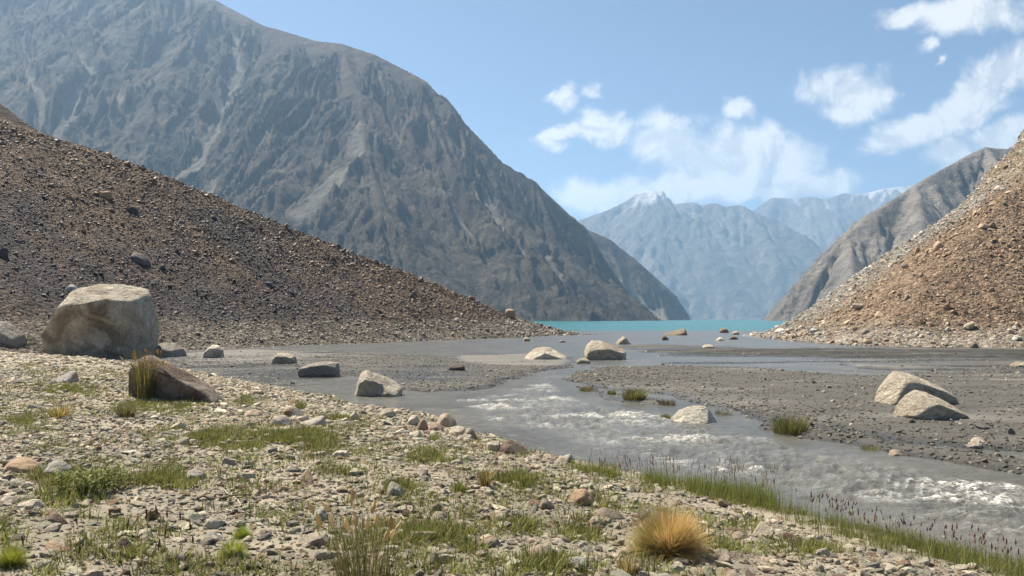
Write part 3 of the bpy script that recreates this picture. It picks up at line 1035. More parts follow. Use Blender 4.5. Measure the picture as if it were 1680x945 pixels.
def ico(sub):
    if sub not in _ico:
        bm = bmesh.new()
        bmesh.ops.create_icosphere(bm, subdivisions=sub, radius=1.0)
        bm.verts.ensure_lookup_table()
        v = np.array([x.co[:] for x in bm.verts]); v /= np.linalg.norm(v, axis=1)[:, None]
        f_ = np.array([[q.index for q in x.verts] for x in bm.faces])
        bm.free()
        _ico[sub] = (v, f_)
    return _ico[sub]


def unit(v):
    v = np.asarray(v, float)
    return v / np.linalg.norm(v, axis=-1, keepdims=True)


def hull(dirs, nrm, off, p):
    """soft intersection of half spaces seen from the origin: distance along each direction"""
    a = np.maximum(dirs @ nrm.T, 0) / off[None, :]
    return (a ** p).sum(1) ** (-1.0 / p)


def loose_rock(sub, seed, flat=.7, p=16, rough=.05, nplanes=13):
    g = np.random.default_rng(seed)
    v, f_ = ico(sub)
    nrm = unit(g.normal(size=(nplanes, 3)))
    nrm = np.vstack([nrm, [[0, 0, 1], [0, 0, -1], [1, 0, 0], [-1, 0, 0], [0, 1, 0], [0, -1, 0]]])
    off = np.concatenate([g.uniform(.55, .95, nplanes), [1] * 6])
    q = v * hull(v, nrm, off, p)[:, None]
    q = q * (1 + rough * fbm3(q * 2.2 + seed, 3, seed)[:, None])
    q = q * np.array([1.0, g.uniform(.62, .9), flat * g.uniform(.75, 1.15)])
    q -= (q.max(0) + q.min(0)) / 2
    q /= (q[:, 0].max() - q[:, 0].min())
    return q, f_


def stone_mesh(name, sub, seed, mat, **k):
    smooth = k.pop('smooth', False)
    v, f_ = loose_rock(sub, seed, **k)
    me = mesh_np(name, v, f_, smooth)
    me.materials.append(mat)
    return me


GAPS = {}


def scatter(name, label, meshes, pos, scl, rot, idx, tint):
    """one object of very many small pieces, instanced on points"""
    col = bpy.data.collections.new(name + '_shapes')
    for i, m in enumerate(meshes):
        col.objects.link(bpy.data.objects.new('%s_shape_%02d' % (name, i), m))
    me = bpy.data.meshes.new(name)
    me.vertices.add(len(pos)); me.vertices.foreach_set('co', np.asarray(pos, np.float32).ravel())
    add_attr(me, 'scl', scl, 'FLOAT_VECTOR'); add_attr(me, 'rot', rot, 'FLOAT_VECTOR'); add_int(me, 'idx', idx); add_attr(me, 'tint', tint)
    o = link(name, me)
    ng = bpy.data.node_groups.new(name + '_scatter', 'GeometryNodeTree')
    ng.interface.new_socket('Geometry', in_out='INPUT', socket_type='NodeSocketGeometry')
    ng.interface.new_socket('Geometry', in_out='OUTPUT', socket_type='NodeSocketGeometry')
    n = ng.nodes; l = ng.links
    gi = n.new('NodeGroupInput'); go = n.new('NodeGroupOutput')
    ci = n.new('GeometryNodeCollectionInfo')
    ci.inputs['Collection'].default_value = col
    ci.inputs['Separate Children'].default_value = True
    ci.inputs['Reset Children'].default_value = True
    iop = n.new('GeometryNodeInstanceOnPoints')
    iop.inputs['Pick Instance'].default_value = True

    def na(nm, typ):
        a = n.new('GeometryNodeInputNamedAttribute'); a.data_type = typ; a.inputs[0].default_value = nm
        return a.outputs[0]
    e2r = n.new('FunctionNodeEulerToRotation')
    l.new(na('rot', 'FLOAT_VECTOR'), e2r.inputs[0])
    l.new(gi.outputs[0], iop.inputs['Points']); l.new(ci.outputs[0], iop.inputs['Instance'])
    l.new(na('idx', 'INT'), iop.inputs['Instance Index'])
    l.new(e2r.outputs[0], iop.inputs['Rotation']); l.new(na('scl', 'FLOAT_VECTOR'), iop.inputs['Scale'])
    l.new(iop.outputs[0], go.inputs[0])
    md = o.modifiers.new('scatter', 'NODES'); md.node_group = ng
    return tag(o, label, kind='stuff')


def colour_word(c):
    l = sum(c) / 3
    warm = c[0] / max(c[2], 1e-3)
    if warm > 1.9:
        return 'orange brown' if l > .2 else 'dark brown'
    return 'whitish' if l > .44 else 'pale beige' if l > .32 else 'grey' if l > .2 else 'dark grey' if l > .1 else 'blackish'


def individuals(name, label, cat, group, meshes, pos, scl, rot, idx, tint, zones):
    """label holds {c} for the stone's colour and {z} for the landmark it lies nearest to in plan"""
    zp = np.array([place(a, b_)[:2] for (a, b_, _) in zones])
    for i in range(len(pos)):
        o = bpy.data.objects.new(name, meshes[int(idx[i])])
        COL.objects.link(o)
        o.location = pos[i]; o.rotation_euler = rot[i]; o.scale = scl[i]
        o['tint'] = [float(c) for c in tint[i]]
        rel = zp / np.linalg.norm(zp, axis=1)[:, None]
        pa = np.array([pos[i][0], pos[i][1]])
        k = int(np.argmin(np.abs(zp[:, 0] / zp[:, 1] - pa[0] / pa[1]) * 3 + np.abs(np.log(zp[:, 1] / pa[1]))))
        tag(o, label.format(c=colour_word(tint[i]), z=zones[k][2]), cat, group)


Z_BANK = [(20, 920, 'near the left cushion plant'), (150, 800, 'around the leafy green plant'), (380, 900, 'around the green cushion plants'), (600, 920, 'around the golden plumed grass'),
          (400, 830, 'around the driftwood tangle'), (1100, 900, 'around the large dry tussock'), (940, 830, 'around the rounded orange stone'), (640, 800, 'around the upright grey flake'),
          (500, 690, 'around the slanting slab'), (170, 620, 'below the huge boulder'), (290, 670, 'in front of the brown stained boulder'), (720, 700, 'around the water edge cluster'),
          (840, 745, 'around the rust brown slab'), (1340, 900, 'around the long brown branch'), (60, 690, 'in the upper left bank grass')]
Z_BAR = [(1520, 690, 'around the pair of boulders'), (1300, 710, 'around the dark upright grass tuft'), (1040, 650, 'around the round green grass tuft'), (1560, 750, 'on the gravel spit'),
         (1000, 620, 'on the tip of the midstream bar'), (620, 640, 'behind the tan river edge boulder'), (760, 610, 'around the small dark brown block'), (1250, 640, 'in the middle of the big gravel bar')]
Z_LEFT = [(60, 230, 'near the skyline at its upper end'), (170, 320, 'around the orange block'), (60, 420, 'above the left edge boulder'), (230, 420, 'around the long dark slab'),
          (330, 520, 'right of the huge boulder'), (450, 420, 'below the middle of the skyline'), (560, 540, 'low down by the flats'), (740, 500, 'on the lower toe'), (840, 535, 'by the water at the toe')]
Z_RIGHT = [(1640, 280, 'near the top at the skyline'), (1540, 400, 'around the largest tan boulder'), (1620, 440, 'below the skyline at the right edge'), (1480, 480, 'around the grey pointed rock'),
           (1400, 460, 'along the pale skyline scree'), (1310, 530, 'at the tip by the lake'), (1420, 550, 'at the foot by the river'), (1620, 540, 'low down at the right edge')]


def area_points(n, r0, r1, a0=-36, a1=36, g=rng):
    r_ = np.sqrt(g.uniform(r0 * r0, r1 * r1, n)); a = np.radians(g.uniform(a0, a1, n))
    return r_ * np.sin(a), r_ * np.cos(a)


def pick_tint(n, cols, wts, g=rng, var=.18):
    c = np.array(cols)[g.choice(len(cols), n, p=np.array(wts) / sum(wts))]
    return c * (1 + g.normal(0, var, (n, 1))).clip(.5, 1.6) * (1 + g.normal(0, .03, (n, 3)))


def lay(x, y, size, h, sink=.28, g=rng, tilt=.25):
    n = len(x)
    scl = np.stack([size, size * g.uniform(.75, 1.15, n), size * g.uniform(.6, 1.05, n)], 1)
    z = h(x, y) + scl[:, 2] * (.35 - sink)
    rot = np.stack([g.normal(0, tilt, n), g.normal(0, tilt, n), g.uniform(0, 6.283, n)], 1)
    return np.stack([x, y, z], 1), scl, rot


PALE = [(.62, .54, .39), (.52, .455, .33), (.70, .62, .47), (.42, .29, .175), (.33, .30, .24), (.27, .195, .13)]
PALE_W = [5, 4, 3, 1.2, 1.6, .8]

# --- near bank
BANK_MESH = [stone_mesh('bank_stone_%d' % i, 3, 500 + i, M_STONE, flat=.6, rough=.06, p=44, nplanes=10) for i in range(10)]
PEB_MESH = [stone_mesh('pebble_%d' % i, 2, 540 + i, M_STONE, flat=.55, rough=.06, p=40, nplanes=9) for i in range(8)]
FINE_MESH = [stone_mesh('fine_pebble_%d' % i, 1, 560 + i, M_STONE, flat=.6, rough=.1) for i in range(6)]


def bank_density(x, y):
    d = G_D(x, y)
    n = fbm2(x * .45, y * .45, 3, 601)
    q = np.clip(.72 + .7 * n, .12, 1)
    sandy = (1 - sstep(.9, 1.8, d + .3 * n)) * sstep(-1.2, .6, x)       # bare silt strip behind the reeds
    return np.where(d > .02, q * (1 - .93 * sandy), 0)


def bank_set(n, r0, r1, smin, smax, power, dens=1.0):
    x, y = area_points(n, r0, r1)
    k = rng.uniform(0, 1, n) < bank_density(x, y) * dens
    x, y = x[k], y[k]
    u = rng.uniform(0, 1, len(x))
    s = smin * (smax / smin) ** (u ** power)
    return x, y, s


x, y, s = bank_set(4200, 3.8, 40, .10, .30, 2.4)
px, py, fw = to_px(x, y, G_H(x, y))
vis = (px > -20) & (px < W + 20) & (py < HPX + 25)
shown = np.where(vis, s / fw, 0)
order = np.argsort(-shown)
first, rest = order[:300], order[300:]
pos, scl, rot = lay(x, y, s, G_H)
idx = rng.integers(0, len(BANK_MESH), len(x)); tint = pick_tint(len(x), PALE, PALE_W)
individuals('stone', '{c} loose stone on the near bank {z}', 'stone', 'loose stones on the near bank',
            BANK_MESH, pos[first], scl[first], rot[first], idx[first], tint[first], Z_BANK)
sets = [(pos[rest], scl[rest], rot[rest], idx[rest], tint[rest])]
x, y, s = bank_set(80000, 3.6, 34, .05, .14, 1.7)
p_, s_, r_ = lay(x, y, s, G_H)
i_ = rng.integers(0, len(PEB_MESH), len(x)) + len(BANK_MESH)
sets.append((p_, s_, r_, i_, pick_tint(len(x), PALE, PALE_W)))
x, y, s = bank_set(26000, 31, 54, .08, .26, 1.8)
p_, s_, r_ = lay(x, y, s, G_H)
i_ = rng.integers(0, len(PEB_MESH), len(x)) + len(BANK_MESH)
sets.append((p_, s_, r_, i_, pick_tint(len(x), PALE, PALE_W)))
x, y, s = bank_set(90000, 3.4, 17, .018, .05, 1.2)
p_, s_, r_ = lay(x, y, s, G_H)
i_ = rng.integers(0, len(FINE_MESH), len(x)) + len(BANK_MESH) + len(PEB_MESH)
sets.append((p_, s_, r_, i_, pick_tint(len(x), PALE, PALE_W)))
cat = [np.concatenate(q) for q in zip(*sets)]
scatter('gravel', 'pale stones and pebbles covering the near bank', BANK_MESH + PEB_MESH + FINE_MESH, *cat)

# --- gravel bars in the river bed
BARP = [(.27, .25, .205), (.20, .185, .155), (.35, .315, .25), (.48, .43, .34), (.11, .102, .088)]
BARW = [4, 4, 2.2, 1.0, 1.5]


def bar_set(n, r0, r1, smin, smax, power):
    x, y = area_points(n, r0, r1, -30, 37)
    h = G_H(x, y)
    k = (h > -.01) & (G_D(x, y) < .1)
    x, y, h = x[k], y[k], h[k]; n = len(x)
    n1 = fbm2(x * .35, y * .5, 3, 611)
    edge = np.exp(-(sdf_near(BAR_S2, x, y) / 1.2) ** 2) + np.exp(-(sdf_near(BAR_B, x, y) / 1.0) ** 2) * .6 + np.exp(-(sdf_near(BAR_A, x, y) / .9) ** 2) * .8
    tip = on_z(980, 620)
    edge = edge + 1.2 * np.exp(-((x - tip[0]) ** 2 + (y - tip[1]) ** 2) / 9)
    q = np.clip(.16 + .8 * np.clip(n1, 0, 1) + .8 * edge, 0, 1)
    sand_ = np.maximum(sdf(poly_px([(740, 585), (860, 582), (945, 591), (940, 598), (900, 603), (800, 600), (760, 596)]), x, y), sdf(BAR_D, x, y)) > 0
    ok = (h > -.01) & (G_D(x, y) < .1) & (np.maximum(H_left(x, y), H_right(x, y)) < .05) & (rng.uniform(0, 1, n) < q) & ~(sand_ & (rng.uniform(0, 1, n) < .95))
    x, y = x[ok], y[ok]
    return x, y, smin * (smax / smin) ** (rng.uniform(0, 1, len(x)) ** power)


x, y, s = bar_set(3000, 11, 60, .10, .26, 2.6)
BAR_MESH = BANK_MESH
px, py, fw = to_px(x, y, G_H(x, y))
shown = np.where((px > 0) & (px < W), s / fw, 0)
order = np.argsort(-shown); first, rest = order[:160], order[160:]
pos, scl, rot = lay(x, y, s, G_H)
idx = rng.integers(0, len(BAR_MESH), len(x)); tint = pick_tint(len(x), BARP, BARW)
individuals('bar_stone', 'small {c} stone on the river gravel {z}', 'stone', 'stones on the gravel bars', BAR_MESH, pos[first], scl[first], rot[first], idx[first], tint[first], Z_BAR)
sets = [(pos[rest], scl[rest], rot[rest], idx[rest], tint[rest])]
x, y, s = bar_set(150000, 10, 55, .035, .12, 1.6)
p_, s_, r_ = lay(x, y, s, G_H)
i_ = rng.integers(0, len(FINE_MESH), len(x)) + len(BAR_MESH)
sets.append((p_, s_, r_, i_, pick_tint(len(x), BARP, BARW)))
cat = [np.concatenate(q) for q in zip(*sets)]
scatter('river_pebbles', 'grey pebbles on the gravel bars of the river', BAR_MESH + FINE_MESH, *cat)

# --- left scree slope
SCR_MESH = [stone_mesh('scree_rock_%d' % i, 2, 620 + i, M_SCREE, flat=.7, rough=.06, p=22, nplanes=11) for i in range(10)]
n = 170000
x = rng.uniform(-80, 16, n); y = rng.uniform(44, 132, n)
uL = (x - L_T[0]) * L_NRM[0] + (y - L_T[1]) * L_NRM[1]
ok = (x / y > -.70) & (uL > -1.5) & (uL < 62)
x, y = x[ok], y[ok]; n = len(x)
h = H_left(x, y)
px, py, fw = to_px(x, y, h)
hg = G_H(x, y)
uL = (x - L_T[0]) * L_NRM[0] + (y - L_T[1]) * L_NRM[1]
ridge_u = np.interp(y, [q[1] for q in RIDGE_L[::-1]], [np.dot(np.array(q[:2]) - L_T, L_NRM) for q in RIDGE_L[::-1]])
ok = (px > -60) & (h > hg + .02) & (uL < ridge_u + 1.5) & (uL > -.5)
ok &= rng.uniform(0, 1, n) < np.clip(.8 + .6 * fbm2(x * .25, y * .25, 3, 621) + .5 * fbm2(uL[:] * .04, ((x - L_T[0]) * L_DIR[0] + (y - L_T[1]) * L_DIR[1]) * .35, 3, 622), .08, 1)
x, y, h, fw, px = x[ok], y[ok], h[ok], fw[ok], px[ok]
s = .12 * np.exp(rng.normal(0, .46, len(x))) * (1 + .5 * (rng.uniform(0, 1, len(x)) < .06)) * (fw / 75)
s = np.clip(s, .06, 1.0)
db = dark_band(x, y)
isd = rng.uniform(0, 1, len(x)) < db * 1.1
low = h < 2.2
tint = pick_tint(len(x), [(.195, .128, .078), (.145, .10, .064), (.26, .18, .11), (.095, .078, .07), (.38, .34, .29)], [5, 4, 2, 2, .25])
td = pick_tint(len(x), [(.050, .046, .050), (.075, .065, .066), (.035, .033, .036), (.35, .33, .31)], [5, 3, 3, .3])
tl = pick_tint(len(x), [(.27, .23, .18), (.20, .155, .115), (.36, .33, .28)], [4, 3, 1])
tint = np.where(isd[:, None], td, tint); tint = np.where(low[:, None], tl, tint)
pos, scl, rot = lay(x, y, s, H_left, .15, tilt=.5)
idx = rng.integers(0, len(SCR_MESH), len(x))
order = np.argsort(-np.where((px > 0), s / fw, 0)); first, rest = order[:300], order[300:]
individuals('scree_rock', '{c} angular rock on the brown scree slope {z}', 'rock', 'larger rocks on the brown scree slope', SCR_MESH, pos[first], scl[first], rot[first], idx[first], tint[first], Z_LEFT)
scatter('scree', 'loose dark brown scree covering the slope', SCR_MESH, pos[rest], scl[rest], rot[rest], idx[rest], tint[rest])

# --- right slope
TAL_MESH = [stone_mesh('talus_rock_%d' % i, 2, 640 + i, M_TALUS, flat=.7, rough=.06, p=22, nplanes=11) for i in range(10)]
n = 110000
x = rng.uniform(28, 92, n); y = rng.uniform(60, 132, n)
h = H_right(x, y); hg = G_H(x, y)
px, py, fw = to_px(x, y, h)
ok = (px < W + 60) & (h > hg + .02) & (y < 127)
ok &= rng.uniform(0, 1, n) < np.clip(.42 + .8 * fbm2(x * .16, y * .16, 3, 641) + .4 * pale_band(x, y), .06, 1)
x, y, h, fw, px = x[ok], y[ok], h[ok], fw[ok], px[ok]
s = np.clip(.12 * np.exp(rng.normal(0, .66, len(x))) * (1 + .6 * (rng.uniform(0, 1, len(x)) < .07)) * (fw / 85), .07, 1.3)
tint = pick_tint(len(x), [(.42, .315, .205), (.33, .23, .15), (.48, .39, .275), (.22, .16, .105)], [5, 4, 3, 1])
tp = pick_tint(len(x), [(.46, .43, .37), (.38, .35, .30), (.52, .49, .43), (.36, .28, .2)], [4, 3, 2, 1.5])
isp = rng.uniform(0, 1, len(x)) < np.maximum(pale_band(x, y) * .85, (h < 1.6) * .6)
tint = np.where(isp[:, None], tp, tint)
s = s * (1 - .35 * pale_band(x, y))
pos, scl, rot = lay(x, y, s, H_right, .15, tilt=.5)
idx = rng.integers(0, len(TAL_MESH), len(x))
order = np.argsort(-np.where((px < W), s / fw, 0)); first, rest = order[:300], order[300:]
individuals('talus_rock', '{c} angular rock on the sunlit slope {z}', 'rock', 'larger rocks on the sunlit tan slope', TAL_MESH, pos[first], scl[first], rot[first], idx[first], tint[first], Z_RIGHT)
scatter('talus', 'loose tan scree covering the sunlit slope', TAL_MESH, pos[rest], scl[rest], rot[rest], idx[rest], tint[rest])


# --- boulders that the photograph shows one by one
def boulder(outline, label, tint, mat=None, sub=4, seed=0, depth=.8, cat='boulder', name='boulder', front=(12, 30), lean=(-.3, .05), extra=(), scoops=(), p=90, rough=.05, chips=16, lift=0.0, group=None, base=None, fine=.5):
    """outline: pixels of the photo, left foot over the top to the right foot; the rock gets its own depth behind it"""
    g = np.random.default_rng(seed + 900)
    o = np.array(outline, float)
    yb = o[[0, -1], 1].max() if base is None else base
    cx = (o[:, 0].min() + o[:, 0].max()) / 2
    foot = place(cx, yb)
    D = (o[:, 0].max() - o[:, 0].min()) * foot[1] / F * depth
    yc = D * .5
    out3 = np.array([at_depth(a, b_, foot[1] + yc) for a, b_ in o]) - foot      # the outline stands half-way through the rock
    X = out3[:, 0]; Z = out3[:, 2]
    wid = X.max() - X.min(); hgt = Z.max()
    Z = np.maximum(Z, .03 * hgt)
    xm = (X.max() + X.min()) / 2
    foot = foot + np.array([xm, 0, 0]); X = X - xm
    zc = hgt * .38
    nrm = []; off = []
    C = np.array([0, yc, zc])

    def plane(n_, q):
        n_ = unit(n_)
        d = float(np.dot(n_, np.asarray(q) - C))
        if d < .06 * min(wid, hgt):
            d = .06 * min(wid, hgt)
        nrm.append(n_); off.append(d)
    for i in range(len(o) - 1):
        a = np.array([X[i], yc, Z[i]]); b_ = np.array([X[i + 1], yc, Z[i + 1]])
        e = b_ - a
        n2 = np.array([-e[2], 0, e[0]])
        if np.linalg.norm(n2) < 1e-6:
            continue
        n2 = unit(n2)
        af = R(g.uniform(*front)) * (.55 + .45 * max(n2[2], 0)); ab = R(g.uniform(15, 45))
        plane(n2 * math.cos(af) + np.array([0, -math.sin(af), 0]), a)
        plane(n2 * math.cos(ab) + np.array([0, math.sin(ab), 0]), a)
    plane((g.normal(0, .15), -1, g.uniform(*lean)), (0, 0, zc))
    plane((0, 1, g.uniform(0, .4)), (0, D, zc))
    plane((0, 0, -1), (0, yc, -.16 * hgt))
    for (n_, q) in extra:
        plane(n_, (q[0] * wid, q[1] * D, q[2] * hgt))
    nrm = np.array(nrm); off = np.array(off)
    ext = np.array([wid / 2, D / 2, hgt / 2])
    v, f_ = ico(sub)
    # broken facets: shallow cuts all over the hull
    cd = unit(unit(g.normal(size=(chips, 3))) * ext)
    cn = unit(cd / ext ** 2 * ext.mean() + g.normal(0, .25 / ext.mean(), cd.shape))
    hv_ = unit(ico(3)[0] * ext)
    hv_ = hv_ * hull(hv_, nrm, off, 60)[:, None]
    co_ = (hv_ @ cn.T).max(0) * g.uniform(.89, .985, chips)
    good = co_ > .2 * min(wid, hgt)
    nrm = np.vstack([nrm, cn[good]]); off = np.concatenate([off, co_[good]])
    q = unit(v * ext)
    q = q * hull(q, nrm, off, p)[:, None]
    q = q + C
    for (c_, r_) in scoops:
        c = np.array([c_[0] * wid, c_[1] * D, c_[2] * hgt]); rad = r_ * wid
        dv = q - c; dl = np.linalg.norm(dv, axis=1)
        ins = dl < rad
        q[ins] = c + dv[ins] / dl[ins][:, None] * rad
    m_ = min(wid, hgt)
    rd = unit(q - C)
    sd_ = unit(g.normal(size=3) + np.array([0, 0, 1.2]))
    lay_ = (q @ sd_) / m_ * 5 + 1.2 * fbm3(q / m_ * 1.5 + seed, 2, seed + 8)
    led = (np.abs((lay_ % 1.0) - .5) - .25) * .16 * rough                       # weathered bedding ledges
    nz = (fbm3(q / m_ * 2.6 + seed * 3.3, 5, seed, .6) * rough * .7 - (np.abs(fbm3(q / m_ * 3.3 + seed, 4, seed + 5)) - .2) * rough * fine * 1.6 + led) * m_
    q = q + rd * nz[:, None]
    me = mesh_np(name, q, f_, True)
    me.materials.append(mat or M_BOULDER)
    ob = link(name, me, None, (foot[0], foot[1], foot[2] + lift))
    ob['tint'] = list(tint)
    tag(ob, label, cat, group)
    return ob


def bump_outline(x0, y0, x1, y1, shape='dome', seed=0):
    g = np.random.default_rng(seed + 77)
    S = {'dome': [(0, 0), (.02, .35), (.18, .75), (.42, 1), (.7, .9), (.93, .5), (1, 0)],
         'slab': [(0, 0), (.03, .4), (.2, .85), (.5, 1), (.8, .8), (.97, .5), (1, 0)],
         'block': [(0, 0), (.0, .6), (.12, .92), (.5, 1), (.88, .93), (1, .6), (1, 0)],
         'left': [(0, 0), (.05, .6), (.2, 1), (.45, .92), (.75, .6), (.95, .3), (1, 0)],
         'right': [(0, 0), (.12, .25), (.45, .7), (.72, 1), (.9, .85), (.99, .3), (1, 0)],
         'peak': [(0, 0), (.12, .4), (.35, .85), (.5, 1), (.68, .8), (.9, .35), (1, 0)]}[shape]
    out = []
    for i, (a, b_) in enumerate(S):
        if 0 < i < len(S) - 1:
            a = np.clip(a + g.normal(0, .025), 0, 1); b_ = np.clip(b_ + g.normal(0, .04), .05, 1)
        out.append((x0 + a * (x1 - x0), y1 - b_ * (y1 - y0)))
    return out


T_PALE = (.64, .565, .44); T_GREY = (.36, .33, .275); T_ORANGE = (.42, .29, .18); T_BROWN = (.30, .235, .17); T_DARK = (.15, .11, .085); T_BEIGE = (.50, .435, .33)
boulder([(74, 572), (77, 542), (96, 512), (118, 484), (142, 466), (172, 459), (212, 461), (238, 464), (250, 484), (258, 515), (263, 545), (259, 587)],
        'huge beige boulder with a shaded overhanging face on the near bank', (.60, .53, .41), mat=M_HUGE, sub=6, seed=3, depth=.85, front=(14, 26), base=588,
        extra=[((-.22, -.85, -.50), (-.22, .10, .62)), ((-.62, -.62, .30), (-.36, .22, .62)), ((.45, -.85, -.22), (.22, .10, .55)), ((.1, -1, -.55), (.10, .10, .30)), ((.05, -.55, .85), (.0, .30, .93))],
        scoops=[((.16, -.20, .10), .36)], rough=.045, p=100, lean=(-.3, -.2), chips=12)
boulder([(221, 648), (224, 606), (236, 584), (262, 580), (290, 585), (310, 597), (327, 614), (346, 632), (363, 641), (366, 659)],
        'brown stained boulder with a rusty right end in front of the huge boulder', (.30, .245, .19), mat=M_BROWN, sub=5, seed=7, depth=.6, front=(5, 12), base=659, rough=.05, chips=3)
boulder([(-40, 566), (-30, 535), (-5, 524), (14, 527), (28, 538), (42, 550), (46, 565)], 'pale grey boulder cut by the left edge beside the huge boulder', T_GREY, sub=4, seed=9)
boulder([(255, 586), (258, 566), (270, 560), (288, 563), (302, 572), (308, 586)], 'grey boulder at the foot of the scree just past the huge boulder', T_GREY, seed=10, front=(18, 40))
boulder([(334, 587), (338, 574), (348, 565), (360, 566), (367, 574), (368, 587)], 'small rounded pale boulder alone on the smooth grey sand', T_PALE, seed=11)
boulder([(445, 597), (446, 588), (456, 579), (472, 578), (484, 582), (488, 590), (488, 597)], 'low tan boulder behind the blocky one on the wet flats', T_BEIGE, seed=12)
boulder([(494, 619), (493, 606), (502, 597), (520, 593), (544, 592), (556, 594), (558, 604), (558, 619)], 'blocky boulder with a square shaded front in the shallows', (.40, .36, .30), sub=5, seed=13, front=(6, 16))
boulder([(582, 650), (585, 632), (592, 612), (600, 605), (612, 607), (628, 614), (644, 622), (658, 633), (665, 642), (664, 651)], 'tan boulder with a steep pale left shoulder at the grassy river edge', (.54, .475, .37), sub=5, seed=14, front=(14, 34),
        scoops=[((.05, -.25, .5), .3)])
boulder(bump_outline(736, 597, 763, 608, 'block', 15), 'small dark brown block on the gravel bar', T_DARK, mat=M_BROWN, seed=15, sub=3)
boulder([(860, 589), (866, 580), (878, 570), (888, 566), (902, 570), (916, 576), (926, 583), (934, 590)], 'long low pale boulder lying on the sand spit', T_PALE, seed=16, sub=5, front=(14, 28))
boulder([(956, 590), (957, 578), (962, 566), (970, 558), (986, 558), (1004, 564), (1018, 570), (1027, 576), (1027, 591)], 'largest boulder in midstream with flat tilted top and shaded front', (.54, .47, .36), seed=17, sub=5, front=(10, 24), extra=[((.05, -.6, .95), (0, .2, .80))])
boulder(bump_outline(944, 586, 969, 597, 'slab', 18), 'small flat stone at the foot of the largest midstream boulder', T_BEIGE, seed=18, sub=3)
boulder(bump_outline(1009, 551, 1036, 565, 'peak', 19), 'rounded grey boulder standing in calm water behind the largest midstream one', T_BEIGE, seed=19, sub=4)
boulder([(1088, 549), (1096, 545), (1110, 541), (1122, 537), (1126, 543), (1129, 550)], 'wedge shaped dark boulder far out in the water', T_BROWN, seed=20, sub=4)
boulder(bump_outline(1086, 550, 1097, 558, 'left', 21), 'tiny dark pointed rock just below the wedge shaped boulder', T_DARK, seed=21, sub=3, cat='rock', name='rock')
boulder(bump_outline(1179, 537, 1196, 546, 'dome', 22), 'small round boulder in the water near the far right shore', T_BROWN, seed=22, sub=3)
boulder(bump_outline(1201, 543, 1213, 549, 'slab', 23), 'small pale stone beside the round boulder near the far right shore', T_BEIGE, seed=23, sub=3, cat='rock', name='rock')
boulder(bump_outline(1173, 553, 1189, 559, 'peak', 24), 'pale pointed stone off the tip of the tan slope', T_PALE, seed=24, sub=3, cat='rock', name='rock')
boulder(bump_outline(1151, 564, 1172, 571, 'slab', 25), 'flat pale rock on the mud bar before the tan slope', T_PALE, seed=25, sub=3, cat='rock', name='rock')
boulder(bump_outline(1195, 551, 1211, 557, 'slab', 26), 'flat dark rock awash at the tip of the tan slope', T_DARK, seed=26, sub=3, cat='rock', name='rock')
boulder(bump_outline(858, 553, 870, 560, 'dome', 27), 'small rock in the calm channel off the brown slope', T_BEIGE, seed=27, sub=3, cat='rock', name='rock')
boulder(bump_outline(916, 557, 928, 562, 'slab', 28), 'small low rock in the calm channel behind the midstream boulders', T_GREY, seed=28, sub=3, cat='rock', name='rock')
boulder([(1434, 664), (1436, 648), (1444, 628), (1456, 608), (1464, 604), (1486, 609), (1510, 619), (1540, 632), (1556, 642), (1562, 660)], 'larger rear boulder of the pair on the dark gravel bar', (.60, .525, .40), sub=5, seed=29, front=(8, 18))
boulder([(1465, 684), (1468, 668), (1482, 650), (1500, 637), (1508, 634), (1526, 640), (1546, 651), (1562, 664), (1586, 676), (1587, 688)], 'front boulder of the pair on the dark gravel bar', (.60, .525, .40), sub=5, seed=30, front=(9, 20))
boulder([(1097, 692), (1104, 682), (1114, 672), (1132, 666), (1150, 663), (1160, 667), (1168, 678), (1176, 696)], 'whitish boulder standing alone in the fast river', (.70, .63, .50), sub=5, seed=37, front=(26, 44), rough=.03, fine=.2)
boulder(bump_outline(1655, 592, 1692, 602, 'slab', 32), 'pale rock in the channel at the right edge', T_BEIGE, seed=32, sub=3, cat='rock', name='rock')

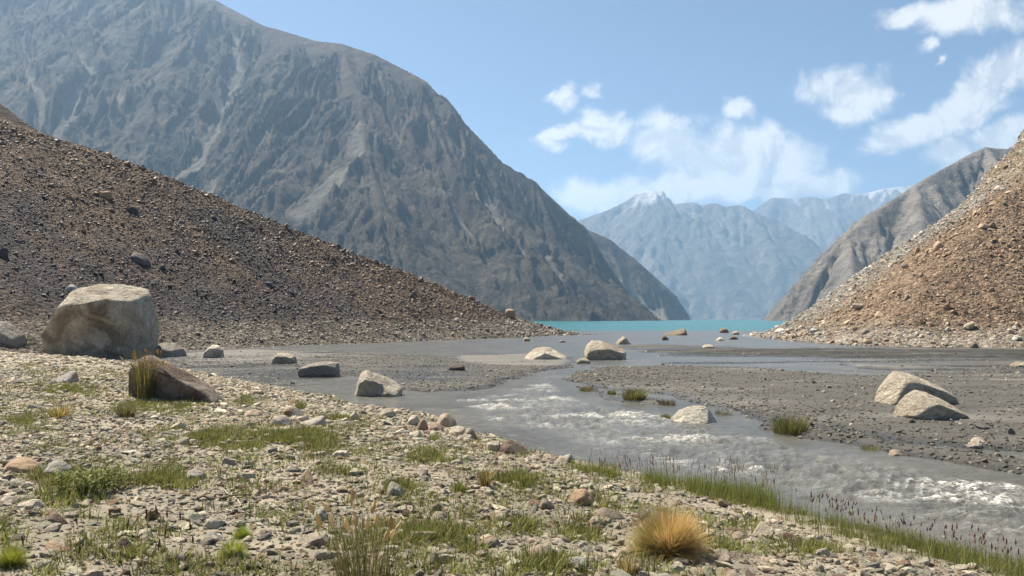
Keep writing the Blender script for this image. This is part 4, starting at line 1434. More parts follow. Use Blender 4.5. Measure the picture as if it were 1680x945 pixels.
# larger stones of the near bank
BS = [((818, 716, 872, 746), 'left', T_BROWN, M_BROWN, 'long rust brown slab leaning at the water edge of the near bank'),
      ((798, 722, 822, 740), 'block', T_BEIGE, None, 'squat pale stone beside the rust brown slab at the water edge'),
      ((714, 676, 750, 700), 'dome', (.40, .31, .22), None, 'tan rounded stone topping the cluster at the water edge'),
      ((682, 684, 704, 706), 'peak', (.36, .25, .17), None, 'reddish upright stone in the cluster at the water edge'),
      ((668, 680, 690, 698), 'dome', T_BEIGE, None, 'smooth beige stone left of the reddish upright one in the cluster'),
      ((700, 692, 728, 708), 'slab', (.37, .27, .19), None, 'flat reddish stone below the tan rounded one in the cluster'),
      ((736, 698, 768, 714), 'slab', T_BEIGE, None, 'long beige stone at the right end of the cluster'),
      ((758, 700, 784, 720), 'peak', T_BROWN, None, 'pair of leaning stones seen as one right of the cluster'),
      ((622, 668, 650, 684), 'dome', T_BEIGE, None, 'domed beige stone on the bank below the tan river edge boulder'),
      ((572, 672, 592, 690), 'peak', T_BEIGE, None, 'upright pale stone on the bank near the tan river edge boulder'),
      ((482, 676, 536, 700), 'right', (.40, .35, .29), None, 'slanting flat slab propped over its own shadow on the grassy bank'),
      ((443, 680, 480, 698), 'dome', (.40, .34, .27), None, 'smooth low stone left of the slanting slab'),
      ((464, 664, 500, 684), 'left', T_BEIGE, None, 'pale sloping stone behind the slanting slab'),
      ((76, 603, 130, 628), 'right', T_GREY, None, 'grey stone in the grass below the huge boulder'),
      ((400, 670, 432, 684), 'slab', (.44, .34, .25), None, 'pinkish flat stone in the dry grass of the bank'),
      ((6, 749, 72, 776), 'slab', T_ORANGE, None, 'wide orange flat rock by the leafy green plant'),
      ((70, 752, 122, 786), 'dome', T_GREY, None, 'grey mottled rock right of the wide orange one'),
      ((72, 878, 122, 909), 'left', T_ORANGE, None, 'orange angular rock near the lower left corner'),
      ((182, 876, 226, 906), 'peak', (.20, .14, .09), M_BROWN, 'dark brown rock with split face near the dried spikes'),
      ((224, 866, 254, 886), 'dome', T_BEIGE, None, 'pale rock just above right of the dark brown split one'),
      ((335, 846, 362, 868), 'dome', T_BEIGE, None, 'pale rounded rock above the green cushion plants'),
      ((302, 768, 338, 788), 'dome', (.43, .37, .31), None, 'pale pink rock right of the leafy green plant'),
      ((334, 870, 362, 890), 'dome', T_GREY, None, 'grey rounded rock just left of the green cushion plants'),
      ((930, 800, 976, 829), 'dome', (.42, .29, .17), None, 'rounded orange stone behind the dry tussock'),
      ((975, 831, 1024, 854), 'left', T_BROWN, None, 'grey brown rock between the orange stone and the dry tussock'),
      ((962, 846, 990, 864), 'dome', T_BEIGE, None, 'pale rock at the foot of the grey brown one'),
      ((884, 814, 910, 836), 'left', T_BROWN, None, 'brownish rock left of the rounded orange stone'),
      ((924, 912, 966, 937), 'block', (.36, .35, .31), None, 'pale grey square edged rock left of the dry tussock'),
      ((866, 892, 908, 914), 'slab', (.37, .29, .21), None, 'flat pinkish brown rock left of the square edged one'),
      ((1146, 926, 1176, 944), 'dome', T_ORANGE, None, 'small orange rock at the right foot of the dry tussock'),
      ((1196, 870, 1226, 888), 'dome', T_BROWN, None, 'small brown rock alone right of the dry tussock'),
      ((694, 898, 728, 928), 'peak', (.24, .19, .14), None, 'dark brown rock right of the golden plumed grass'),
      ((510, 832, 542, 854), 'dome', (.33, .31, .24), None, 'greenish grey rock above the golden plumes'),
      ((634, 788, 666, 816), 'left', (.38, .35, .27), None, 'upright grey flake of rock in mid bank'),
      ((704, 838, 738, 856), 'dome', (.34, .28, .21), None, 'brown grey rock below the upright grey flake'),
      ((790, 832, 836, 854), 'right', T_BEIGE, None, 'pale low rock in the gravel left of the orange stone'),
      ((784, 878, 822, 898), 'slab', T_BROWN, None, 'flat brown rock in the lower middle gravel'),
      ((0, 812, 30, 828), 'slab', T_BEIGE, None, 'pale flat rock at the left edge below the leafy plant'),
      ((36, 816, 74, 836), 'dome', T_BEIGE, None, 'pale rock below the leafy plant'),
      ((76, 838, 112, 862), 'left', (.22, .17, .125), None, 'dark shaded rock above the orange angular one'),
      ((1592, 716, 1618, 726), 'dome', T_PALE, None, 'pale round stone on the gravel spit at the right'),
      ((1458, 736, 1484, 748), 'left', (.42, .33, .25), None, 'pinkish stone at the tip of the gravel spit'),
      ]
for i, (bb, shp, tn, mt, lb) in enumerate(BS):
    boulder(bump_outline(*bb, shp, i), lb, tn, mat=mt or M_STONE, seed=100 + i, sub=4, cat='rock', name='rock', front=(16, 40), rough=.07, p=36)
# stand-out rocks of the two slopes
for i, (bb, shp, tn, lb) in enumerate([((828, 506, 846, 521), 'block', (.33, .25, .17), 'big square tan rock at the toe of the brown scree slope'),
                                       ((0, 404, 14, 424), 'block', (.06, .05, .05), 'dark block cut by the left edge high on the scree slope'),
                                       ((214, 412, 248, 434), 'left', (.12, .105, .10), 'long dark slab above the huge boulder on the scree slope'),
                                       ((166, 312, 184, 326), 'block', (.34, .22, .12), 'orange block standing out high on the brown scree slope'),
                                       ((208, 336, 228, 352), 'dome', (.07, .06, .058), 'dark rock right below the orange block on the scree slope'),
                                       ((108, 466, 130, 482), 'slab', (.30, .29, .27), 'pale flat rock behind the left shoulder of the huge boulder'),
                                       ((1530, 394, 1548, 411), 'dome', (.42, .31, .21), 'largest tan boulder halfway up the sunlit slope'),
                                       ((1482, 480, 1494, 492), 'peak', (.30, .26, .21), 'grey pointed rock on the lower sunlit slope'),
                                       ((1590, 560, 1606, 571), 'dome', (.17, .15, .12), 'dark rock on the beach below the sunlit slope'),
                                       ((1412, 538, 1428, 548), 'dome', (.24, .22, .18), 'grey rock at the foot of the sunlit slope'),
                                       ((1270, 538, 1292, 546), 'slab', T_PALE, 'white flat rock at the tip of the sunlit slope')]):
    boulder(bump_outline(*bb, shp, 40 + i), lb, tn, mat=M_TALUS, seed=160 + i, sub=3, cat='rock', name='rock', rough=.06, p=18)

# ------------------------------------------------------------------ plants
GREEN = [(.17, .19, .04), (.23, .24, .06), (.12, .14, .03), (.29, .27, .09)]
STRAW = [(.60, .40, .13), (.68, .48, .19), (.48, .30, .085), (.72, .55, .28)]
OLIVE = [(.12, .125, .04), (.18, .165, .06), (.26, .20, .09), (.085, .09, .03)]


def blades(pos, az, lean, length, width, col, curve=.5, seed=0, seg=3):
    """ribbons: pos (n,3), azimuth of the lean, lean from upright, length, width, colour (n,3)"""
    n = len(pos); g = np.random.default_rng(seed)
    L = seg + 1
    t_ = np.linspace(0, 1, L)[None, :]
    ang = lean[:, None] * (1 - curve + 2 * curve * t_)              # bends over as it rises
    dl = (length / seg)[:, None]
    hx = np.cumsum(np.sin(ang) * dl, 1) - np.sin(ang[:, :1]) * dl; hz = np.cumsum(np.cos(ang) * dl, 1) - np.cos(ang[:, :1]) * dl
    cx_, sx_ = np.cos(az)[:, None], np.sin(az)[:, None]
    c = np.stack([pos[:, 0:1] + hx * cx_, pos[:, 1:2] + hx * sx_, pos[:, 2:3] + hz], -1)
    wa = az + np.pi / 2 + g.normal(0, .6, n)
    wd = np.stack([np.cos(wa), np.sin(wa), np.zeros(n)], -1)[:, None, :] * (width[:, None] * (1 - .85 * t_ ** 1.5))[..., None] / 2
    v = np.stack([c - wd, c + wd], 2).reshape(-1, 3)
    i = (np.arange(n) * L * 2)[:, None] + (np.arange(seg) * 2)[None, :]
    f_ = np.stack([i, i + 1, i + 3, i + 2], -1).reshape(-1, 4)
    cc = np.repeat(col, L * 2, 0)
    return v, f_, cc, c[:, -1], np.stack([cx_[:, 0] * np.sin(ang[:, -1]), sx_[:, 0] * np.sin(ang[:, -1]), np.cos(ang[:, -1])], -1)


def heads(tip, d, length, rad, col, sides=5, seed=0):
    """feathery spindles that carry the seeds, from the tip of a stalk"""
    g = np.random.default_rng(seed)
    n = len(tip); L = 6
    t_ = np.linspace(0, 1, L); pr = np.array([.15, .75, 1, .85, .55, .04])
    d = unit(d); a = unit(np.cross(d, np.array([.31, .2, .93]))); b_ = np.cross(d, a)
    th_ = np.arange(sides) * 2 * np.pi / sides
    ring = (np.cos(th_)[None, :, None] * a[:, None, :] + np.sin(th_)[None, :, None] * b_[:, None, :])
    c = tip[:, None, :] + d[:, None, :] * (t_[None, :, None] * length[:, None, None])
    rr_ = rad[:, None, None] * pr[None, :, None] * g.uniform(.6, 1.4, (n, L, sides))
    v = (c[:, :, None, :] + ring[:, None, :, :] * rr_[..., None]).reshape(-1, 3)
    i0 = (np.arange(n) * L * sides)[:, None, None] + (np.arange(L - 1) * sides)[None, :, None]
    k = np.arange(sides)[None, None, :]; k2 = (k + 1) % sides
    f_ = np.stack([i0 + k, i0 + k2, i0 + sides + k2, i0 + sides + k], -1).reshape(-1, 4)
    return v, f_, np.repeat(col, L * sides, 0)


def join(parts):
    vs, fs, cs = [], [], []; k = 0
    for v, f_, c in parts:
        vs.append(v); fs.append(f_ + k); cs.append(c); k += len(v)
    return np.concatenate(vs), np.concatenate(fs), np.concatenate(cs)


def leaf_mesh(name, parts, mat=None):
    v, f_, c = join(parts)
    me = mesh_np(name, v, f_, True)
    add_attr(me, 'base', c)
    me.materials.append(mat or M_GRASS)
    return me


def cols(n, pal, g, var=.15):
    c = np.array(pal)[g.integers(0, len(pal), n)]
    return c * (1 + g.normal(0, var, (n, 1))).clip(.6, 1.5)


def tuft_blades(n, rad, hgt, pal, seed, lean=(.05, .6), width=.006, curve=.5, seg=3):
    g = np.random.default_rng(seed)
    r_ = rad * np.sqrt(g.uniform(0, 1, n)); a = g.uniform(0, 6.283, n)
    pos = np.stack([r_ * np.cos(a), r_ * np.sin(a), np.full(n, -.01)], 1)
    le = g.uniform(lean[0], lean[1], n) * (.35 + .65 * r_ / rad)
    return blades(pos, a + g.normal(0, .5, n), le, hgt * g.uniform(.55, 1.05, n), np.full(n, width) * g.uniform(.7, 1.3, n), cols(n, pal, g), curve, seed, seg)


def plant(name, label, cat, px, py, w_px, h_px, n, pal, seed, width=.006, lean=(.05, .7), curve=.5, group=None, base_frac=.35, plume=None, seg=3):
    """a tuft that fills w_px by h_px pixels of the photo, rooted where the ground is seen at px, py"""
    q = place(px, py)
    s_ = q[1] / F
    rad = w_px * s_ / 2
    hgt = h_px * s_
    v, f_, c, tip, td = tuft_blades(n, rad * base_frac, hgt * 1.12, pal, seed, lean, width, curve, seg)
    me = leaf_mesh(name, [(v, f_, c)])
    if plume is None:
        return tag(link(name, me, None, tuple(q)), label, cat, group)
    root = bpy.data.objects.new(name, None)
    COL.objects.link(root)
    root.location = tuple(q)
    tag(root, label, cat, group)
    link('blades', me, None, parent=root)
    k, pl, pr, pc = plume
    g = np.random.default_rng(seed + 5)
    r_ = rad * .6 * np.sqrt(g.uniform(0, 1, k)); a = g.uniform(0, 6.283, k)
    pos = np.stack([r_ * np.cos(a), r_ * np.sin(a), np.zeros(k)], 1)
    v2, f2, c2, tip, td = blades(pos, a, g.uniform(.03, .35, k), hgt * g.uniform(.75, 1.15, k), np.full(k, width * .8), cols(k, STRAW[:3], g), .4, seed, 4)
    link('stalks', leaf_mesh('stalks', [(v2, f2, c2)]), None, parent=root)
    for i in range(k):
        hv = heads(tip[i:i + 1] - td[i:i + 1] * pl * .35, td[i:i + 1] + g.normal(0, .15, (1, 3)), np.array([pl * g.uniform(.7, 1.2)]), np.array([pr * g.uniform(.8, 1.3)]), cols(1, pc, g), 6, seed + i)
        link('seed_head', leaf_mesh('seed_head', [hv]), None, parent=root)
    return root


def dome_tussock(name, label, cat, px, py, w_px, h_px, n, pal, pal2, seed, width=.003):
    """a rounded cushion of fine blades that radiate from its heart"""
    q = place(px, py)
    s_ = q[1] / F
    rad = w_px * s_ / 2; hgt = h_px * s_
    g = np.random.default_rng(seed)
    a = g.uniform(0, 6.283, n)
    le = np.arccos(g.uniform(-.05, 1, n)) * .97
    r_ = rad * .22 * np.sqrt(g.uniform(0, 1, n))
    pos = np.stack([r_ * np.cos(a), r_ * np.sin(a), np.full(n, -.01)], 1)
    ln = (g.uniform(.62, 1.03, n) + .22 * (g.uniform(0, 1, n) < .04)) / np.sqrt((np.sin(le) / rad) ** 2 + (np.cos(le) / hgt) ** 2)
    c = cols(n, pal, g)
    gm_ = (np.cos(a - R(180)) > .55) & (g.uniform(0, 1, n) < .55)
    c[gm_] = cols(int(gm_.sum()), pal2, g)
    v, f_, cc, _, _ = blades(pos, a + g.normal(0, .15, n), le, ln, np.full(n, width) * g.uniform(.7, 1.3, n), c, .22, seed, 3)
    me = leaf_mesh(name, [(v, f_, cc)])
    return tag(link(name, me, None, (q[0], q[1], q[2])), label, cat)


dome_tussock('grass_tussock', 'large rounded straw coloured tussock of dry grass on the near bank', 'grass tussock', 1096, 908, 136, 92, 8000, STRAW, [(.22, .22, .06), (.30, .26, .08)], 701, .0036)
dome_tussock('cushion_plant', 'yellow green cushion plant cut by the left edge of the bank', 'cushion plant', 18, 928, 54, 50, 2000, [(.34, .36, .05), (.40, .40, .07), (.26, .29, .04)], GREEN, 702, .003)
dome_tussock('cushion_plant', 'bright green cushion plant, the lower of two near the lower left', 'cushion plant', 381, 914, 52, 42, 1900, [(.32, .38, .045), (.40, .42, .07), (.24, .29, .035)], GREEN, 703, .003)
dome_tussock('cushion_plant', 'small green cushion plant, the upper of two near the lower left', 'cushion plant', 397, 882, 36, 28, 1200, [(.32, .38, .045), (.25, .30, .04)], GREEN, 704, .003)

def leafy_plant(name, label, px, py, w_px, h_px, stems, leaves, pal, seed, leaf=(.05, .016)):
    """low bush: thin stems that lean outwards, set with small broad leaves"""
    q = place(px, py); s_ = q[1] / F
    rad = w_px * s_ / 2; hgt = h_px * s_
    g = np.random.default_rng(seed)
    r_ = rad * .75 * np.sqrt(g.uniform(0, 1, stems)); a = g.uniform(0, 6.283, stems)
    base = np.stack([r_ * np.cos(a), r_ * np.sin(a) * .7, np.full(stems, -.01)], 1)
    ln = hgt * g.uniform(.45, 1.15, stems) * (1.1 - .5 * r_ / rad)
    az = a + g.normal(0, .5, stems); le = g.uniform(.05, .8, stems)
    st = blades(base, az, le, ln, np.full(stems, .004), cols(stems, [(.20, .11, .05), (.16, .13, .05)], g), .3, seed, 3)
    k = g.integers(0, stems, leaves); u = g.uniform(.1, 1, leaves) ** .8
    pos = base[k] + np.stack([np.sin(le[k]) * np.cos(az[k]), np.sin(le[k]) * np.sin(az[k]), np.cos(le[k])], 1) * (ln[k] * u)[:, None] + g.normal(0, .012, (leaves, 3))
    lf = blades(pos, g.uniform(0, 6.283, leaves), g.uniform(.5, 1.7, leaves), leaf[0] * g.uniform(.5, 1.2, leaves), leaf[1] * g.uniform(.6, 1.2, leaves), cols(leaves, pal, g, .25), .3, seed + 1, 2)
    root = bpy.data.objects.new(name, None); COL.objects.link(root); root.location = tuple(q)
    tag(root, label, 'plant')
    link('stems', leaf_mesh('stems', [st[:3]]), None, parent=root)
    link('foliage', leaf_mesh('foliage', [lf[:3]]), None, parent=root)


leafy_plant('leafy_plant', 'leafy green bushy plant beside the wide orange rock', 150, 806, 135, 52, 90, 2200, GREEN + [(.11, .16, .025), (.15, .20, .03)], 705)
plant('plumed_grass', 'tall plumed grass growing against the brown stained boulder', 'grass', 236, 655, 52, 72, 420, OLIVE, 706, .010, (.02, .45), .4, plume=(16, .16, .022, STRAW))
plant('plumed_grass', 'golden plumed grass in the lower middle of the bank', 'grass', 600, 960, 150, 120, 240, OLIVE, 707, .005, (.05, .55), .4, plume=(15, .10, .016, [(.70, .50, .22), (.78, .60, .32)]), seg=4, base_frac=.6)
plant('grass_tuft', 'round green grass tuft on the shore of the midstream gravel bar', 'grass tuft', 1041, 655, 46, 20, 500, GREEN + OLIVE, 708, .014, (.05, 1.0), base_frac=.75)
plant('grass_tuft', 'small green grass tuft left of the round one on the bar', 'grass tuft', 1004, 647, 18, 9, 160, GREEN + OLIVE, 709, .014, (.05, 1.0), base_frac=.75)
plant('grass_tuft', 'dull brownish grass tuft at the tip of the midstream bar', 'grass tuft', 964, 641, 34, 8, 220, OLIVE, 710, .014, (.05, 1.0), base_frac=.85)
plant('grass_tuft', 'brown dead grass tuft right of the round green one', 'grass tuft', 1094, 664, 32, 10, 200, [(.12, .09, .05), (.17, .13, .07), (.08, .06, .035)], 711, .014, (.05, 1.1), base_frac=.85)
plant('grass_tuft', 'green grass tuft left of the whitish river boulder', 'grass tuft', 1093, 688, 20, 10, 160, GREEN + OLIVE, 712, .012, (.05, 1.0), base_frac=.75)
plant('grass_tuft', 'thin grass tuft right of the whitish river boulder', 'grass tuft', 1184, 680, 38, 9, 130, OLIVE, 713, .01, (.05, .8), base_frac=.9)
plant('grass_tuft', 'dark upright grass tuft growing on the gravel spit in the river', 'grass tuft', 1296, 710, 62, 28, 620, GREEN + OLIVE, 714, .011, (.03, .6), base_frac=.85)
plant('grass_tuft', 'sparse pale grass tuft at the end of the gravel spit', 'grass tuft', 1428, 738, 36, 9, 120, [(.25, .25, .08), (.2, .2, .06)], 715, .01, (.05, .9), base_frac=.9)
plant('grass_tuft', 'upright green and straw grass tuft in the gravel of the middle bank', 'grass tuft', 796, 800, 26, 34, 160, OLIVE + STRAW[:2], 716, .006, (.03, .5), base_frac=.5)
plant('grass_tuft', 'fresh green grass tuft left of the upright straw one', 'grass tuft', 752, 808, 36, 22, 160, GREEN, 717, .007, (.05, .9), base_frac=.6)
plant('grass_tuft', 'green grass tuft among the stones of the water edge cluster', 'grass tuft', 712, 724, 22, 14, 130, GREEN, 718, .009, (.05, .9), base_frac=.6)
plant('grass_tuft', 'bright green grass tuft by the pale sloping stone', 'grass tuft', 492, 672, 28, 18, 180, GREEN, 719, .01, (.05, .9), base_frac=.6)
plant('grass_tuft', 'orange and green grass tuft in the upper left bank', 'grass tuft', 98, 686, 40, 24, 260, GREEN + STRAW[:3], 720, .009, (.05, .8), base_frac=.7)
plant('grass_tuft', 'dark green grass tuft below the plumed grass and brown boulder', 'grass tuft', 206, 684, 44, 26, 260, OLIVE, 721, .009, (.05, .8), base_frac=.6)
plant('grass_tuft', 'green grass tuft left of the square edged grey rock', 'grass tuft', 870, 908, 50, 22, 90, GREEN, 722, .005, (.05, 1.0), base_frac=.6)
plant('grass_tuft', 'green sprawling grass tuft right of the dark brown rock by the plumes', 'grass tuft', 768, 905, 54, 26, 120, GREEN, 723, .005, (.05, 1.1), base_frac=.6)
plant('grass_tuft', 'low green grass tuft above the dark brown rock by the plumes', 'grass tuft', 706, 868, 66, 24, 140, GREEN, 724, .005, (.05, 1.1), base_frac=.7)
plant('grass_tuft', 'straw grass tuft at the left foot of the large dry tussock', 'grass tuft', 1030, 942, 40, 36, 160, OLIVE + STRAW, 725, .004, (.05, .7), base_frac=.5)

# dried spikes in the lower left: one slender stalk each
SPK = [(205, 905, 40), (243, 880, 34), (180, 868, 26), (240, 872, 30), (262, 880, 42), (276, 875, 30), (298, 884, 36), (312, 894, 30), (130, 890, 34), (318, 915, 30), (258, 935, 38), (126, 945, 40), (42, 925, 38), (270, 905, 30)]
for i, (a, b_, hp) in enumerate(SPK):
    q = place(a, b_); s_ = q[1] / F; g = np.random.default_rng(730 + i)
    v, f_, c, tip, td = blades(np.zeros((1, 3)), g.uniform(0, 6.28, 1), g.uniform(.02, .2, 1), np.array([hp * s_]), np.array([.005]), cols(1, [(.22, .17, .08)], g), .4, i, 4)
    ro = bpy.data.objects.new('dried_spike', None); COL.objects.link(ro); ro.location = tuple(q)
    tag(ro, 'thin dried stalk with a dark purple brown spike near the green cushion plants', 'dried stalk', 'dried spikes on the lower left bank')
    link('stalk', leaf_mesh('stalk', [(v, f_, c)]), None, parent=ro)
    link('seed_head', leaf_mesh('seed_head', [heads(tip - td * .03, td, np.array([hp * s_ * .5]), np.array([.007]), cols(1, [(.11, .05, .04), (.16, .08, .05)], g), 6, i)]), None, parent=ro)


# strips of grass along the water
def along(pts, n, spread, g):
    q = np.array([place(a, b_)[:2] for a, b_ in pts])
    seg_ = np.linalg.norm(np.diff(q, axis=0), axis=1); cum = np.concatenate([[0], np.cumsum(seg_)]) / seg_.sum()
    t_ = g.uniform(0, 1, n)
    x_ = np.interp(t_, cum, q[:, 0]); y_ = np.interp(t_, cum, q[:, 1])
    x_ = x_ + g.normal(0, spread, n) * .6; y_ = y_ + g.normal(0, spread, n)
    return x_, y_, t_


g = np.random.default_rng(760)
n = 9000
x, y, tt = along([(930, 770), (1010, 784), (1100, 800), (1200, 818), (1275, 834)], n, .26, g)
cl = fbm2(x * 2.2, y * 2.2, 3, 761)
k = g.uniform(0, 1, n) < np.clip(.12 + .6 * tt + 1.9 * cl, .03, 1)
x, y, tt = x[k], y[k], tt[k]; n = len(x)
hh = (.12 + .17 * tt) * g.uniform(.35, 1.25, n)
pos = np.stack([x, y, np.maximum(G_H(x, y), -.03) - .01], 1)
p1 = blades(pos, g.uniform(0, 6.28, n), np.abs(g.normal(0, .28, n)), hh, np.full(n, .006), cols(n, GREEN + [(.17, .22, .04), (.21, .25, .05), (.26, .26, .08)], g), .5, 762)
n = 190
x, y, tt = along([(985, 776), (1100, 794), (1200, 812), (1275, 828)], n, .2, g)
hh = (.22 + .24 * tt) * g.uniform(.45, 1.2, n)
pos = np.stack([x, y, np.maximum(G_H(x, y), -.02) - .01], 1)
p2 = blades(pos, g.uniform(0, 6.28, n), np.abs(g.normal(.1, .12, n)), hh, np.full(n, .005), cols(n, [(.25, .22, .10), (.2, .18, .1)], g), .4, 763)
hd = heads(p2[3] - p2[4] * .03, p2[4], np.full(n, .085) * g.uniform(.5, 1.3, n), np.full(n, .005), cols(n, [(.46, .31, .23), (.52, .38, .27), (.36, .22, .18)], g), 5, 764)
rb = leaf_mesh('reeds', [p1[:3], p2[:3], hd])
tag(link('reeds', rb), 'green reeds with purple brown seed heads along the water edge', kind='stuff')

n = 15000
x, y, tt = along([(1290, 842), (1350, 862), (1420, 882), (1500, 900), (1580, 918), (1680, 948)], n, .36, g)
cl = fbm2(x * 2.0, y * 2.0, 3, 771)
k = g.uniform(0, 1, n) < np.clip(.18 + .35 * tt + 1.7 * cl, .03, 1)
x, y, tt = x[k], y[k], tt[k]; n = len(x)
pos = np.stack([x, y, G_H(x, y) - .01], 1)
q1 = blades(pos, g.uniform(0, 6.28, n), np.abs(g.normal(.2, .35, n)), .15 * g.uniform(.3, 1.3, n), np.full(n, .0055), cols(n, GREEN + [(.17, .22, .04), (.23, .25, .06)] + OLIVE[:2], g), .5, 772)
n = 130
x, y, tt = along([(1330, 842), (1400, 866), (1500, 890), (1580, 906), (1680, 934)], n, .2, g)
pos = np.stack([x, y, G_H(x, y) - .01], 1)
q2 = blades(pos, g.uniform(0, 6.28, n), np.abs(g.normal(.1, .15, n)), .22 * g.uniform(.6, 1.3, n), np.full(n, .004), cols(n, [(.25, .22, .10), (.2, .18, .1)], g), .4, 773)
hd = heads(q2[3] - q2[4] * .02, q2[4], np.full(n, .06) * g.uniform(.7, 1.3, n), np.full(n, .008), cols(n, [(.33, .14, .14), (.42, .36, .22), (.24, .12, .10), (.5, .44, .28)], g), 5, 774)
tag(link('shore_grass', leaf_mesh('shore_grass', [q1[:3], q2[:3], hd])), 'green grass with reddish and pale heads along the water edge', kind='stuff')


# low grass growing in patches between the stones
def spots(px, py):
    """many pixels at once onto the near bank"""
    a = (px - W / 2) / F; b_ = -(py - HPX / 2) / F
    dx_ = a / (CP - b_ * SP); dz_ = (SP + b_ * CP) / (CP - b_ * SP)
    z = np.full(px.shape, .6)
    for _ in range(7):
        t_ = (z - CAM_Z) / dz_
        z = .5 * z + .5 * G_H(dx_ * t_, t_)
    return dx_ * t_, t_


PATCH = [(470, 722, 105, 24, 1500), (330, 716, 70, 20, 500), (230, 668, 80, 16, 300), (110, 640, 110, 22, 600), (40, 690, 50, 22, 260), (60, 605, 60, 14, 260), (170, 612, 90, 14, 260), (300, 668, 60, 16, 260),
         (400, 660, 50, 16, 160), (120, 790, 110, 30, 500), (270, 790, 50, 16, 180), (560, 770, 50, 12, 160), (720, 750, 80, 16, 260), (640, 800, 60, 14, 140), (850, 790, 50, 14, 160), (560, 690, 70, 12, 200),
         (960, 870, 40, 22, 120), (1010, 820, 40, 10, 80), (700, 880, 90, 22, 260), (850, 860, 40, 14, 90), (900, 930, 60, 14, 90), (1330, 900, 60, 12, 120), (1180, 900, 30, 8, 40), (610, 645, 80, 6, 500), (540, 634, 70, 6, 420), (480, 626, 30, 4, 160)]
g = np.random.default_rng(780)
PX, PY, KD = [], [], []
for j, (a, b_, rx_, ry_, k) in enumerate(PATCH):
    k = int(k * 1.5)
    r_ = np.abs(g.normal(0, .6, k)); th_ = g.uniform(0, 6.283, k)
    PX.append(a + rx_ * r_ * np.cos(th_)); PY.append(b_ + ry_ * r_ * np.sin(th_)); KD.append(np.full(k, j))
k = 4200
PX.append(g.uniform(-20, 1250, k)); PY.append(g.uniform(600, 950, k)); KD.append(np.full(k, 99))
PX, PY, KD = np.concatenate(PX), np.concatenate(PY), np.concatenate(KD)
PY = np.maximum(PY, 592)
x, y = spots(PX, PY)
ok = (G_D(x, y) > -.3) & (y < 60) & (y > 3)
ok &= ((KD != 99) & (fbm2(x * 1.1, y * 1.1, 3, 785) > -.12)) | ((KD == 99) & (fbm2(x * .8, y * .8, 3, 783) > .02))
x, y, KD = x[ok], y[ok], KD[ok]
tm = []
for i in range(6):
    pal = GREEN if i < 4 else OLIVE
    v, f_, c, _, _ = tuft_blades(16, .06, .075, pal, 790 + i, (.1, 1.25), .006, .5, 2)
    tm.append(leaf_mesh('grass_tuft_%d' % i, [(v, f_, c)]))
n = len(x)
sz = g.uniform(.7, 1.9, n)
scatter('grass', 'short green grass growing between the stones of the bank', tm, np.stack([x, y, G_H(x, y)], 1), np.stack([sz * 1.2, sz * 1.2, sz * g.uniform(.6, 1.3, n)], 1),
        np.stack([np.zeros(n), np.zeros(n), g.uniform(0, 6.28, n)], 1), g.integers(0, 6, n), np.ones((n, 3)))
# scattered tufts low on both slopes
n = 2600
x = g.uniform(-50, 16, n); y = g.uniform(48, 128, n); h = H_left(x, y)
k = (h > .15) & (h < 3.2) & (fbm2(x * .3, y * .3, 3, 786) > .0)
x2 = g.uniform(28, 75, n); y2 = g.uniform(60, 112, n); h2 = H_right(x2, y2)
k2 = (h2 > .2) & (h2 < 8) & (fbm2(x2 * .33, y2 * .22, 3, 337) > .28)
x = np.concatenate([x[k], x2[k2]]); y = np.concatenate([y[k], y2[k2]]); h = np.concatenate([h[k], h2[k2]]); n = len(x)
sz = g.uniform(2.0, 4.5, n)
scatter('slope_vegetation', 'small dull green plants dotted over the feet of the slopes', tm[4:], np.stack([x, y, h - .02], 1), np.stack([sz, sz, sz * .8], 1), np.stack([np.zeros(n), np.zeros(n), g.uniform(0, 6.28, n)], 1), g.integers(0, 2, n), np.ones((n, 3)))

# ------------------------------------------------------------------ driftwood
def stick(pts, rad, label, tint, seed):
    g = np.random.default_rng(seed)
    q = np.array([place(a, b_) for a, b_ in pts])
    q[:, 2] += rad * g.uniform(.8, 2.5, len(q))
    t_ = np.linspace(0, 1, len(q)); tt_ = np.linspace(0, 1, 14)
    c = np.stack([np.interp(tt_, t_, q[:, i]) for i in range(3)], 1)
    c += g.normal(0, rad * .7, c.shape)
    org = c[0].copy(); c = c - org
    d = unit(np.gradient(c, axis=0)); a = unit(np.cross(d, np.array([0, .1, 1.0]))); b_ = np.cross(a, d)
    k = 6; th_ = np.arange(k) * 2 * np.pi / k
    rr_ = rad * (1 - .6 * tt_) * g.uniform(.8, 1.2, 14)
    v = (c[:, None, :] + (np.cos(th_)[None, :, None] * a[:, None, :] + np.sin(th_)[None, :, None] * b_[:, None, :]) * rr_[:, None, None]).reshape(-1, 3)
    i0 = (np.arange(13) * k)[:, None]; kk = np.arange(k)[None, :]; k2 = (kk + 1) % k
    f_ = np.stack([i0 + kk, i0 + k2, i0 + k + k2, i0 + k + kk], -1).reshape(-1, 4)
    me = mesh_np('driftwood_stick', v, f_, True); me.materials.append(M_WOOD)
    o = link('driftwood_stick', me, None, tuple(org)); o['tint'] = list(tint)
    tag(o, label, 'stick')


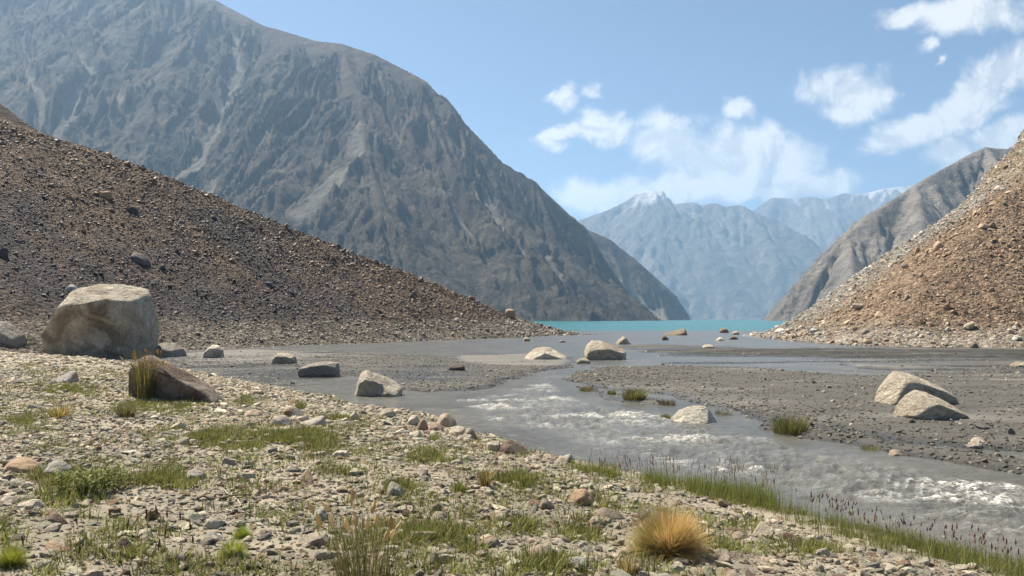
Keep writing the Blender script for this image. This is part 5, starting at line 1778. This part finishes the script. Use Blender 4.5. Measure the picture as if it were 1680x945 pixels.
WP = (.50, .46, .40); WB = (.22, .17, .12)
stick([(1092, 850), (1150, 860), (1215, 852), (1265, 858)], .010, 'pale bleached stick lying behind the dry tussock', WP, 1)
stick([(1115, 824), (1140, 832), (1166, 842)], .009, 'short pale stick on the bare silt above the tussock', WP, 2)
stick([(1255, 870), (1300, 888), (1350, 908), (1410, 922)], .016, 'long brown branch half buried in the lower right gravel', WB, 3)
stick([(1262, 896), (1310, 900), (1345, 906)], .010, 'short pale branch crossing the long brown one', WP, 4)
stick([(322, 822), (370, 820), (420, 812), (470, 800)], .014, 'thick grey branch in the tangle of driftwood left of centre', WB, 5)
stick([(365, 806), (385, 818), (400, 835)], .008, 'pale forked twig on the tangle of driftwood', WP, 6)
stick([(380, 840), (415, 848), (450, 840), (520, 858)], .010, 'bent grey twig below the thick driftwood branch', (.36, .32, .27), 7)
stick([(430, 822), (460, 838), (490, 862)], .008, 'thin pale twig at the right of the driftwood tangle', WP, 8)
stick([(370, 838), (388, 846), (404, 850)], .007, 'short white twig under the driftwood tangle', WP, 9)
stick([(188, 804), (205, 812), (210, 822)], .007, 'curved white twig right of the leafy green plant', WP, 10)
stick([(226, 752), (250, 742), (268, 724)], .010, 'brown twig sticking up in the left bank grass', WB, 11)
stick([(250, 762), (290, 766), (320, 768)], .009, 'thin dark twig lying above the pale pink rock', WB, 12)
stick([(996, 802), (1020, 806), (1042, 800)], .011, 'dark knobbly twig on the bare silt behind the orange stone', (.28, .24, .19), 13)
stick([(660, 850), (672, 868), (684, 882)], .007, 'straw coloured twig leaning above the dark brown rock', (.55, .45, .3), 14)


# ------------------------------------------------------------------ haze
HX, HY0, HY1, HZ0, HZ1 = 9000, -9000, 9000, -6.0, 1180.0
v = [(sx * HX, y, z) for z in (HZ0, HZ1) for (sx, y) in ((-1, HY0), (1, HY0), (1, HY1), (-1, HY1))]
me = bpy.data.meshes.new('haze')
me.from_pydata(v, [], [(0, 3, 2, 1), (4, 5, 6, 7), (0, 1, 5, 4), (1, 2, 6, 5), (2, 3, 7, 6), (3, 0, 4, 7)])
hm = bpy.data.materials.new('thin_haze')
hm.use_nodes = True
ht = NT(hm.node_tree)
ht.n.clear()
pv = ht.new('ShaderNodeVolumePrincipled')
pv.inputs['Color'].default_value = (.46, .70, 1.0, 1)
pv.inputs['Density'].default_value = 1.35e-4
pv.inputs['Anisotropy'].default_value = .35
ho = ht.new('ShaderNodeOutputMaterial')
ht.l.new(pv.outputs[0], ho.inputs['Volume'])
hz = link('haze', me, hm)
tag(hz, 'thin blue haze filling the valley air', kind='stuff')
